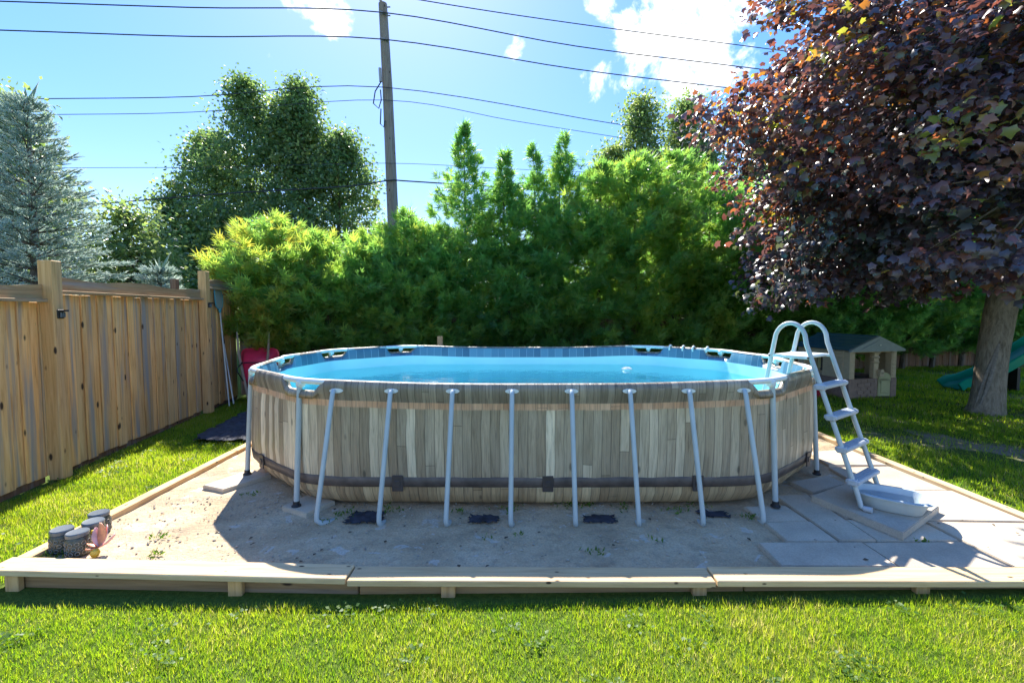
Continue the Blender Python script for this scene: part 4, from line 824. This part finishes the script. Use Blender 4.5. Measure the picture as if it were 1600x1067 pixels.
def broadleaf(name, x, y, h, Rx, n_cl, per, label, cat='tree', z0=1.5, lsize=0.16, mat='linden', tone0=0.45, tops=((0, 0, 1),), group=None, crad=0.55):
    t = tree_thing(name, label, cat, x, y, group); n_cl = int(n_cl * 2.1); per = int(per * 0.52); tone0 += 0.1; crs = rng.uniform(0.4, 1.7, n_cl) ** 1.1; lsize *= 0.85
    pts = []
    for k in range(n_cl):
        tp = tops[rng.integers(len(tops))]; u = rng.random() ** 0.8; z = z0 + (h * tp[2] - z0) * u
        rr = Rx * (1 - u ** 1.5) ** 0.95 * (0.55 + 0.45 * min(1, u / 0.25)) / (len(tops) ** 0.35); a = rng.random() * 2 * np.pi; q = rng.uniform(0.2, 1.18) ** 0.7
        f = min(1.0, 0.25 + u); pts.append((tp[0] * f + rr * q * math.cos(a), tp[1] * f + rr * q * math.sin(a), z))
    Pc = np.array(pts); tr = MB()
    for tp in tops:
        tr.tube([(0, 0, 0), (tp[0] * 0.2, tp[1] * 0.2, h * 0.2), (tp[0] * 0.7, tp[1] * 0.7, h * tp[2] * 0.55), (tp[0], tp[1], h * tp[2] * 0.95)], [0.20, 0.16, 0.09, 0.015], 8)
    tr.build('trunk', 'bark2', t, True); lb = MB()
    for k in rng.choice(n_cl, min(n_cl, 60), replace=False):
        p = Pc[k]; tp = min(tops, key=lambda q: (q[0] - p[0]) ** 2 + (q[1] - p[1]) ** 2); zz = max(z0 * 0.6, p[2] - 0.9); f = min(1, zz / (h * 0.7)); a = (tp[0] * f, tp[1] * f, zz)
        lb.tube([a, ((a[0] + p[0]) / 2, (a[1] + p[1]) / 2, (a[2] + p[2]) / 2 - 0.05), tuple(p)], [0.04, 0.025, 0.008], 5, False)
    tag(lb.build('limbs', 'bark2', t), kind='stuff')
    bi = np.repeat(np.arange(n_cl), per); m = len(bi); ct = rng.normal(0, 0.22, n_cl)
    off = unit(m) * (rng.random(m) ** 0.6)[:, None] * crad * 1.12 * np.array([1.1, 1.1, 0.62]) * crs[bi][:, None]
    P = Pc[bi] + off; D = unit(m) * 0.8 + off / crad * 0.5; D[:, 2] -= 0.25; Nn = unit(m) * 0.7 + np.array([0, 0, 0.8])
    leafmesh('crown', P, D, Nn, rng.uniform(0.7, 1.25, m) * lsize, LEAF, LEAF_F, tone0 + ct[bi] + rng.normal(0, 0.13, m), mat, t, None)
    return t
# trees behind
broadleaf('broadleaf_tree', -11.7, 20.2, 11.9, 5.6, 560, 92, 'tallest leafy tree left of the utility pole', z0=1.2, tops=((0, 0, 1.0), (-2.0, 0.5, 0.82), (1.6, 0.3, 0.95)), group='leafy trees beyond the fences', lsize=0.19)
broadleaf('broadleaf_tree', -8.3, 20.0, 10.6, 4.0, 380, 92, 'leafy tree directly left of the utility pole', z0=1.2, tops=((-0.9, 0, 1.1), (0.9, 0, 0.90)), group='leafy trees beyond the fences', lsize=0.19)
broadleaf('broadleaf_tree', -14.6, 19.6, 7.0, 2.4, 120, 100, 'lower leafy tree at the left edge of the tall group', z0=0.8, tops=((0, 0, 1.0), (0.9, 0, 0.8)), group='leafy trees beyond the fences', lsize=0.18)
broadleaf('broadleaf_tree', -10.4, 12.3, 4.6, 1.7, 90, 90, 'small yellow-green tree between spruce and tall leafy trees', z0=0.8, tone0=0.72, group='leafy trees beyond the fences', lsize=0.15)
broadleaf('broadleaf_tree', -12.8, 11.6, 7.3, 2.0, 120, 110, 'leafy tree behind the blue spruce at the left edge', z0=0.8, tone0=0.6, group='leafy trees beyond the fences', lsize=0.16)
broadleaf('broadleaf_tree', 5.6, 20.0, 11.0, 3.0, 330, 100, 'left of two slim leafy trees beside the purple maple', z0=1.0, tone0=0.62, group='leafy trees beyond the fences', tops=((0, 0, 1), (-1.2, 0, 0.8)), lsize=0.18)
broadleaf('broadleaf_tree', 7.7, 20.4, 11.0, 3.0, 330, 100, 'right of two slim leafy trees beside the purple maple', z0=1.0, tone0=0.62, group='leafy trees beyond the fences', tops=((0, 0, 1), (0.9, 0, 0.85)), lsize=0.18)
broadleaf('broadleaf_tree', -4.4, 16.5, 4.9, 2.0, 90, 110, 'low leafy tree behind the hedge at the pole foot', z0=0.6, tone0=0.6, group='leafy trees beyond the fences', lsize=0.17)
broadleaf('broadleaf_tree', 11.5, 19.0, 9.0, 3.2, 150, 100, 'leafy tree added to shade the hedge, behind it above the pool ladder', z0=1.0, tone0=0.4, group='leafy trees beyond the fences', lsize=0.2, tops=((0, 0, 1), (-1.5, 0, 0.85), (1.5, 0, 0.85)))  # added behind the maple crown to shade the right part of the hedge
broadleaf('broadleaf_tree', 17.0, 18.5, 9.0, 3.2, 130, 100, 'leafy tree added to shade the hedge, behind it between playhouse and maple trunk', z0=1.0, tone0=0.4, group='leafy trees beyond the fences', lsize=0.2, tops=((0, 0, 1), (-1.5, 0, 0.85), (1.5, 0, 0.85)))  # second tree added for shade on the hedge
# hedge
CED = [(-5.25, 10.0, 3.75, 0.95, 11000, 'yellow-tipped bushy cedar at the fence corner, leftmost in hedge', 0.70, 0.9, 0.0), (-4.35, 10.15, 3.45, 0.85, 9000, 'low cedar just right of the yellow-tipped corner cedar', 0.58, 0.15, 0.0), (-3.45, 10.35, 3.3, 0.85, 9000, 'lowest cedar in the hedge, left of the utility pole', 0.52, 0.15, 0.0),
       (-2.5, 10.55, 4.0, 0.85, 10000, 'cedar directly below the utility pole', 0.58, 0.15, 0.0), (-1.75, 10.65, 3.7, 0.8, 9000, 'cedar just left of the tall spindly cedar', 0.5, 0.15, 0.1), (-1.15, 11.0, 5.85, 0.95, 10500, 'tall spindly cedar with bare leader right of the pole', 0.42, 0.15, 0.28),
       (-0.15, 11.1, 5.3, 0.9, 10000, 'spindly cedar above the pool middle, left one', 0.42, 0.15, 0.28), (0.55, 11.4, 5.5, 0.85, 9000, 'spindly cedar above the pool middle, centre one', 0.4, 0.15, 0.28), (1.25, 11.4, 5.75, 0.95, 10500, 'spindly cedar above the pool middle, right one', 0.42, 0.15, 0.22),
       (2.25, 11.65, 5.45, 0.95, 10500, 'dense cedar left of the two bright tall cedars', 0.48, 0.15, 0.1), (3.25, 11.85, 5.6, 1.0, 11500, 'bright green tall cedar below the slim leafy trees', 0.62, 0.15, 0.0), (4.3, 12.05, 5.75, 1.0, 11500, 'bright green tall cedar nearest the purple maple edge', 0.6, 0.15, 0.0),
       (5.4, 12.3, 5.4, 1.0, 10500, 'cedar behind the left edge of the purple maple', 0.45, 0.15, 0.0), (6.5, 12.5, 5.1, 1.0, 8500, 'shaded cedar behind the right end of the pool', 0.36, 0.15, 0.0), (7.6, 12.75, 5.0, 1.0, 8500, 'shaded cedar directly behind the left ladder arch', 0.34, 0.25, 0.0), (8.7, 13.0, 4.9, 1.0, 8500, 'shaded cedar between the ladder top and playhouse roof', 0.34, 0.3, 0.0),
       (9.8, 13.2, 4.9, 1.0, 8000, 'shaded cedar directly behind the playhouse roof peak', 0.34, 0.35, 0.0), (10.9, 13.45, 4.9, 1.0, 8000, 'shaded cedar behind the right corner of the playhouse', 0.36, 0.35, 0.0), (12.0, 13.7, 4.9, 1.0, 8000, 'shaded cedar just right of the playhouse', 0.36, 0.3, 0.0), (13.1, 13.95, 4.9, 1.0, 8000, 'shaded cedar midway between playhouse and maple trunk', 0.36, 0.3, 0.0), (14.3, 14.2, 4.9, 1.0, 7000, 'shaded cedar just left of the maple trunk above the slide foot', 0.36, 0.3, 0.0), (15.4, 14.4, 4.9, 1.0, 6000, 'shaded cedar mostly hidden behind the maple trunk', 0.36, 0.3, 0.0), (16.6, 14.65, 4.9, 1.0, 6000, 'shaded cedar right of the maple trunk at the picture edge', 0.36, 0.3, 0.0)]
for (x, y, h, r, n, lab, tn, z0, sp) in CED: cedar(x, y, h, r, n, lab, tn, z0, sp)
# blue spruce
def spruce(x, y, h, Rb, label):
    t = tree_thing('blue_spruce', label, 'spruce', x, y)
    MB().tube([(0, 0, 0), (0, 0, h * 0.5), (0.02, 0, h)], [0.13, 0.07, 0.012], 8).build('trunk', 'bark2', t, True)
    P, D, L, T = [], [], [], []; br = MB()
    z = 0.4
    while z < h - 0.15:
        f = 1 - z / h; nb = 9 if f > 0.25 else 6; a0 = rng.random() * 6.3
        for k in range(nb):
            a = a0 + 2 * np.pi * k / nb + rng.normal(0, 0.15); Lb = Rb * (f ** 0.85) * rng.uniform(0.8, 1.15) + 0.12; rise = 0.12 + 0.55 * (1 - f) ** 2
            ct = rng.normal(0, 0.12); o = np.array([math.cos(a), math.sin(a), rise - 0.05]); sd_ = np.array([-math.sin(a), math.cos(a), 0.0])
            br.tube([(0, 0, z), tuple(o * Lb * 0.95 + np.array([0, 0, z]))], [0.016, 0.005], 4, False)
            m = int(12 + 52 * Lb / Rb)
            for q in range(m):
                s_ = (q + rng.random()) / m; sgn = 1 if q % 2 else -1; wl_ = 0.42 * Lb * (1 - s_) ** 0.7 * (0.35 + 0.65 * min(1, s_ * 3)) * rng.uniform(0.3, 1)
                base = np.array([0, 0, z]) + o * Lb * (0.15 + 0.85 * s_); pos = base + (sd_ * sgn * 0.8 + o * 0.5) * wl_ * rng.random(); pos[2] += rng.normal(0, 0.025) - 0.05 * s_
                P.append(pos); D.append(o * 0.75 + sd_ * sgn * rng.uniform(0.1, 0.9) + np.array([0, 0, rng.uniform(-0.1, 0.5)])); L.append(rng.uniform(0.11, 0.2)); T.append(0.45 + ct + rng.normal(0, 0.14))
        z += 0.17 + 0.10 * f
    for k in range(7):
        a = k * 0.9; P.append((0.02, 0, h - 0.12 - 0.05 * (k % 3))); D.append((0.5 * math.cos(a), 0.5 * math.sin(a), 0.9)); L.append(0.34 if k else 0.5); T.append(0.1)
    tag(br.build('branches', 'bark2', t), kind='stuff')
    leafmesh('crown', P, D, unit(len(P)), np.array(L), [(a, b_ * 0.7, c_ * 0.7) for a, b_, c_ in TWIG], TWIG_F, np.array(T), 'spruce', t)
    # needles: short bristles over the twigs for a broken outline
    P = np.repeat(np.array(P), 11, 0); D = np.repeat(np.array(D), 11, 0); m = len(P); L4 = np.repeat(np.array(L), 11)
    Dn = D / np.linalg.norm(D, axis=1, keepdims=True); Pn = P + Dn * (L4 * rng.uniform(0.15, 0.95, m))[:, None]
    leafmesh('needles', Pn, Dn * 0.8 + unit(m) * 0.75, unit(m), rng.uniform(0.04, 0.075, m), [(0, -.09, 0), (0, .09, 0), (1, 0, 0)], [(0, 1, 2)], np.repeat(np.array(T), 11) + 0.15 + rng.normal(0, 0.12, m), 'spruce', t)
spruce(-8.55, 8.1, 5.6, 1.75, 'pale blue spruce tree behind the near fence section')
spruce(-10.6, 9.6, 4.2, 1.6, 'lower pale blue spruce at the left edge behind the fence')
spruce(-7.05, 9.0, 2.75, 0.9, 'small silvery spruce peeking over the fence middle')
# purple maple
mp = tree_thing('purple_maple', 'large purple-leaved maple tree with scarred trunk on the right', 'maple', 8.30, 7.75)
tr = MB(); tp = [(-0.02, 0, -0.02), (0.0, 0, 0.15), (0.02, 0, 0.5), (0.06, 0, 1.2), (0.16, 0, 2.0), (0.30, 0, 2.7), (0.42, 0.0, 3.6), (0.5, 0.05, 5.2), (0.4, 0.1, 7.2)]
tr.tube([Vector(p) for p in smoothpath(tp, 4)], [float(v) for v in np.interp(np.linspace(0, 8, 33), range(9), [0.28, 0.235, 0.215, 0.205, 0.21, 0.235, 0.18, 0.10, 0.03])], 22)
for k, v in enumerate(tr.v):
    v = Vector(v); a = math.atan2(v.y, v.x); d = 1 + 0.05 * mnoise.noise((v.x * 3, v.y * 3, v.z * 0.9)) + (0.16 * max(0, math.sin(3 * a + 1)) * max(0, 0.4 - v.z)); tr.v[k] = (v.x * d, v.y * d, v.z)
trunk = tr.build('trunk', 'bark', mp, True)
def scar_pt(t, w):
    z = 0.10 + 1.15 * t; ang = R(-172 + 46 * t) + w; ax = Vector((0.02 + 0.05 * z, 0, z)); r = float(np.interp(z, [0, .15, .5, 1.2, 2], [0.285, .240, .222, .212, .22])); return ax + Vector((math.cos(ang), math.sin(ang), 0)) * r, ang
sc = MB(); N_ = 18
for i in range(N_ + 1):
    t = i / N_; wd = 0.17 * math.sin(math.pi * (0.1 + 0.9 * t)) ** 0.7 * (1.1 - 0.8 * t) + 0.01
    for k in (-1, -.4, .4, 1):
        p, a = scar_pt(t, k * wd); sc.v.append(tuple(p + Vector((math.cos(a), math.sin(a), 0)) * (0.012 if abs(k) < 1 else 0.0)))
sc.f = [(i * 4 + k, i * 4 + k + 1, (i + 1) * 4 + k + 1, (i + 1) * 4 + k) for i in range(N_) for k in range(3)]
tag(sc.build('bark_scar', 'scar', mp, True), 'long dark split scar in the bark')
for sg in (-1, 1):
    pts = []
    for i in range(N_ + 1):
        t = i / N_; wd = 0.17 * math.sin(math.pi * (0.1 + 0.9 * t)) ** 0.7 * (1.1 - 0.8 * t) + 0.01; pts.append(scar_pt(t, sg * wd)[0])
    MB().tube(pts, [0.012 + 0.022 * math.sin(math.pi * i / N_) for i in range(N_ + 1)], 7).build('scar_lip', 'scar_lip', mp, True)
ncl = 900; cc = []
while len(cc) < ncl:
    v = unit(1)[0]; q = rng.uniform(0.22, 1.0) ** 0.5; p = np.array([0.15, -0.55, 4.25]) + v * q * np.array([4.7, 3.5, 3.7])
    p += 0.25 * rng.normal(size=3)
    if p[2] < 2.05 + 0.10 * max(0, 4 - abs(p[0])) or (p[2] < 3.2 and -1.3 < p[0] < 1.5 and p[1] < 1.2): continue
    cc.append(p)
cc = np.array(cc + [np.array([-5.2, -0.8, 4.75]), np.array([-4.9, -0.8, 4.7]), np.array([-4.6, -0.8, 4.65])]); ncl = len(cc)
lb = MB(); mains = []
for a, e, L, zb in ((2.9, 0.30, 3.6, 2.5), (3.6, 0.55, 3.4, 2.7), (2.2, 0.6, 3.2, 2.9), (4.3, 0.5, 2.8, 2.6), (5.2, 0.5, 3.2, 2.8), (0.3, 0.5, 3.4, 2.7), (1.2, 0.6, 3.0, 2.9), (3.2, 0.95, 3.6, 3.3), (0.6, 1.0, 3.4, 3.5), (5.0, 1.05, 3.2, 3.6), (2.0, 1.1, 3.2, 3.8), (4.0, 0.25, 2.9, 2.45)):
    o = Vector((0.33, 0, zb)); d = Vector((math.cos(a) * math.cos(e), math.sin(a) * math.cos(e), math.sin(e))); pts = [o, o + d * L * 0.35 + Vector((0, 0, 0.12)), o + d * L * 0.7 + Vector((0.05, 0.1, 0.25)), o + d * L + Vector((0, 0, 0.2))]
    lb.tube(smoothpath(pts, 3), [float(v) for v in np.interp(np.linspace(0, 3, 10), range(4), [0.11, 0.075, 0.045, 0.018])], 8); mains += [np.array(p) for p in smoothpath(pts, 3)]
mains = np.array(mains)
for p in cc:
    j = np.argmin(np.linalg.norm(mains - p, axis=1) + 0.4 * np.maximum(0, mains[:, 2] - p[2])); a = mains[j]
    lb.tube([tuple(a), tuple((a + p) / 2 + np.array([0, 0, 0.10])), tuple(p)], [0.022, 0.014, 0.006], 4, False)
lb.build('limbs', 'bark', mp, True)
per = 90; bi = np.repeat(np.arange(ncl), per); m = len(bi)
ctr = np.array([-0.15, -0.55, 4.0]); outd = cc - ctr; outd /= np.linalg.norm(outd, axis=1, keepdims=True)
ext_ = np.linalg.norm((cc - np.array([0.15, -0.55, 4.25])) / np.array([4.7, 3.5, 3.7]), axis=1)
off = unit(m) * (rng.random(m) ** 0.5)[:, None] * np.array([0.52, 0.52, 0.30]); off += outd[bi] * rng.uniform(-0.1, 0.3, m)[:, None]; off[:, 2] -= 0.12 * np.linalg.norm(off[:, :2], axis=1)
D = outd[bi] * 0.6 + unit(m) * 0.85; D[:, 2] -= 0.5; Nn = unit(m) * 0.85 + np.array([0, 0, 1.0]) + outd[bi] * 0.5
ct = rng.normal(0, 0.15, ncl)
copper_add = np.where((cc[:, 0] < -2.2) & (cc[:, 2] > 3.2) & (ext_ > 0.75), 0.22, 0.0)    # copper tone on the outer clumps at upper left
leafmesh('crown', cc[bi] + off, D, Nn, rng.uniform(0.065, 0.135, m), MAPLE, MAPLE_F, 0.40 + (ct + copper_add)[bi] + rng.normal(0, 0.17, m), 'maple', mp)

# ---------------------------------------------------------------- grass and weeds
def blades(name, regions, mat, label):
    P, D, L, Wd, T = [], [], [], [], []
    for (x0, x1, y0, y1, dens, l0, l1, w, keep, tn) in regions:
        n = int((x1 - x0) * (y1 - y0) * dens); x = rng.uniform(x0, x1, n); y = rng.uniform(y0, y1, n); k = keep(x, y); x, y = x[k], y[k]; n = len(x)
        pn = np.sin(x * 2.3 + 1.7 * np.sin(y * 1.9)) * np.sin(y * 2.9 + 1.3 * np.sin(x * 1.7)) + 0.6 * np.sin(x * 7.1 + 2 * np.sin(y * 5.3)) * np.sin(y * 6.7 + x)
        P.append(np.stack([x, y, lawn_z(x) - 0.004], -1)); a = rng.random(n) * 6.283; ln = rng.uniform(0.2, 1.7, n)
        D.append(np.stack([np.cos(a) * ln, np.sin(a) * ln, np.ones(n)], -1)); L.append(rng.uniform(l0, l1, n) * (1 + 0.18 * pn + 0.2 * np.sin(x * 11 + 2 * np.sin(y * 9)) * np.sin(y * 14 + x * 3))); Wd.append(rng.uniform(0.7, 1.3, n) * w); pf = np.sin(x * 19 + 3 * np.sin(y * 13)) * np.sin(y * 23 + 3 * np.sin(x * 17)); T.append(tn + 0.19 * pn + 0.14 * pf + rng.normal(0, 0.17, n) + (rng.random(n) < 0.10) * 0.4)
    P, D, L, Wd, T = (np.concatenate(a) for a in (P, D, L, Wd, T))
    Nn = np.stack([-D[:, 0], -D[:, 1], np.zeros(len(D))], -1) + 0.3 * unit(len(D)) + 1e-3
    return tag(leafmesh(name, P, D, Nn, L, BLADE, BLADE_F, T, mat, None, Wd), label, 'grass', None, 'stuff')
def fence_x(y): return FA.x + (y - FA.y) * fd.x / fd.y
def bare(x, y):
    f = np.sin(x * 0.9 + 1.1 * np.sin(y * 0.8)) * np.sin(y * 1.25 + 0.6 * x) + 0.45 * np.sin(x * 2.7 + y * 1.9); return rng.random(len(x)) > np.clip((f - 0.15) * 1.3, 0, 0.85)
blades('grass', [(-4.8, 5.2, 1.6, 2.74, 15000, 0.022, 0.052, 0.0034, lambda x, y: (np.abs(x) < 1.3 * y + 0.9) & ((y < 2.70) | (x < -3.4)), 0.50),
    (-4.9, -3.46, 2.74, 5.0, 9000, 0.025, 0.055, 0.0045, lambda x, y: x > fence_x(y) + 0.04, 0.52), (-5.75, -3.47, 5.0, 9.4, 5000, 0.035, 0.065, 0.006, lambda x, y: x > fence_x(y) + 0.04, 0.50),
    (4.36, 8.0, 2.6, 7.0, 2600, 0.04, 0.075, 0.007, lambda x, y: (x < 1.35 * y + 1) & bare(x, y), 0.42), (4.36, 16.0, 7.0, 14.2, 1050, 0.045, 0.09, 0.012, lambda x, y: (x < 1.3 * y + 1) & bare(x, y), 0.38), (8.0, 11.0, 5.0, 7.0, 1800, 0.045, 0.08, 0.009, lambda x, y: bare(x, y), 0.4),
    (-5.5, 4.3, 8.15, 10.3, 350, 0.05, 0.10, 0.012, lambda x, y: y > 0, 0.4)], 'grass', 'short bright green lawn grass')
# weeds on the pad
wp = [(-1.42, 3.75, 40, .08), (-1.55, 3.62, 24, .06), (-1.05, 3.85, 40, .1), (-0.45, 3.80, 22, .05), (-0.02, 3.86, 34, .08), (0.52, 3.92, 60, .1), (0.70, 3.93, 18, .05), (1.0, 3.88, 24, .08), (1.45, 3.83, 36, .08), (1.62, 3.92, 30, .1), (2.02, 3.70, 40, .06), (0.60, 3.14, 26, .05), (0.05, 3.4, 10, .04), (-2.55, 3.12, 30, .04), (-2.72, 3.35, 22, .04), (-2.5, 4.15, 26, .08),
      (-3.25, 3.05, 90, .09), (-3.33, 3.0, 60, .06), (-1.75, 3.98, 18, .05), (-0.2, 3.35, 10, .03), (1.1, 3.3, 12, .05), (3.1, 3.27, 16, .05)]
P, D, L, T = [], [], [], []
for (x, y, n, s_) in wp:
    for k in range(n):
        P.append((x + rng.normal(0, s_ * 0.75), y + rng.normal(0, s_ * 0.5), 0.004 + 0.02 * rng.random())); D.append((rng.normal(0, .7), rng.normal(0, .7), rng.uniform(0.5, 1.1))); L.append(rng.uniform(0.014, 0.045)); T.append(rng.random())
tag(leafmesh('pad_weeds', P, D, unit(len(P)), np.array(L), LEAF, LEAF_F, np.array(T), 'weed', None, np.array(L) * 0.6), 'small green weeds sprouting through the sandy pad', 'weeds', None, 'stuff')
nl = 70; P = np.stack([rng.uniform(-3.2, 4.1, nl), 2.98 + 1.1 * rng.random(nl), np.full(nl, 0.016)], -1); P[:, 2] += np.where(P[:, 0] > 1.85, 0.028, 0)
D = unit(nl); D[:, 2] *= 0.1; leaf_l = leafmesh('leaf_litter', P, D, np.tile([0, 0, 1.0], (nl, 1)) + 0.25 * unit(nl), rng.uniform(0.012, 0.045, nl), LEAF, LEAF_F, rng.random(nl), 'litter'); tag(leaf_l, 'scattered dry leaf bits on the sandy pad', 'litter', None, 'stuff')

# loose grit and small stones on the sand, thickest round the pool foot
OCT = [(-.5, 0, 0), (.5, 0, 0), (0, -.42, 0), (0, .42, 0), (0, 0, -.3), (0, 0, .3)]; OCT_F = [(0, 2, 5), (2, 1, 5), (1, 3, 5), (3, 0, 5), (2, 0, 4), (1, 2, 4), (3, 1, 4), (0, 3, 4)]
ng = 2600; gx = rng.uniform(-3.3, 4.2, ng); gy = 3.02 + (rng.random(ng) ** 0.7) * 1.15; k_ = (gx < 1.78) | ((gy > 4.15) & (gx < 3.4)); gx, gy = gx[k_], gy[k_]
P = np.stack([gx, gy, np.full(len(gx), 0.006)], -1); D = unit(len(gx)); D[:, 2] *= 0.2
MT['grit'] = simple('pale_grit', (0.40, 0.34, 0.27), 0.95, 0, 0.4, 3)
tag(leafmesh('grit', P, D, np.tile([0, 0, 1.0], (len(gx), 1)), 0.008 + 0.022 * rng.random(len(gx)) ** 4, OCT, OCT_F, rng.random(len(gx)), 'grit'), 'loose grit and pebbles strewn on the sandy pad', 'grit', None, 'stuff')

# clover and broad weeds in the near lawn
P, D, L, T = [], [], [], []
for q in range(95):
    cx = rng.uniform(-4.3, 4.6); cy = rng.uniform(1.75, 2.68) if q % 3 else rng.uniform(2.9, 6.5); cx = cx if q % 3 else rng.uniform(-4.9, -3.6)
    if q % 3 == 0 and cx < fence_x(cy) + 0.1: continue
    for k in range(rng.integers(10, 34)):
        r_ = abs(rng.normal(0, 0.07)); a_ = rng.random() * 6.283; P.append((cx + r_ * math.cos(a_), cy + r_ * math.sin(a_), float(lawn_z(cx)) + rng.uniform(0.02, 0.042))); D.append((math.cos(a_), math.sin(a_), rng.uniform(-0.1, 0.5))); L.append(rng.uniform(0.012, 0.032)); T.append(rng.random() * 0.6)
tag(leafmesh('clover', P, D, np.tile([0, 0, 1.0], (len(P), 1)) + 0.4 * unit(len(P)), np.array(L), LEAF, LEAF_F, np.array(T), 'weed', None, np.array(L) * 1.3), 'clover and broad-leaved weeds in the lawn', 'clover', None, 'stuff')
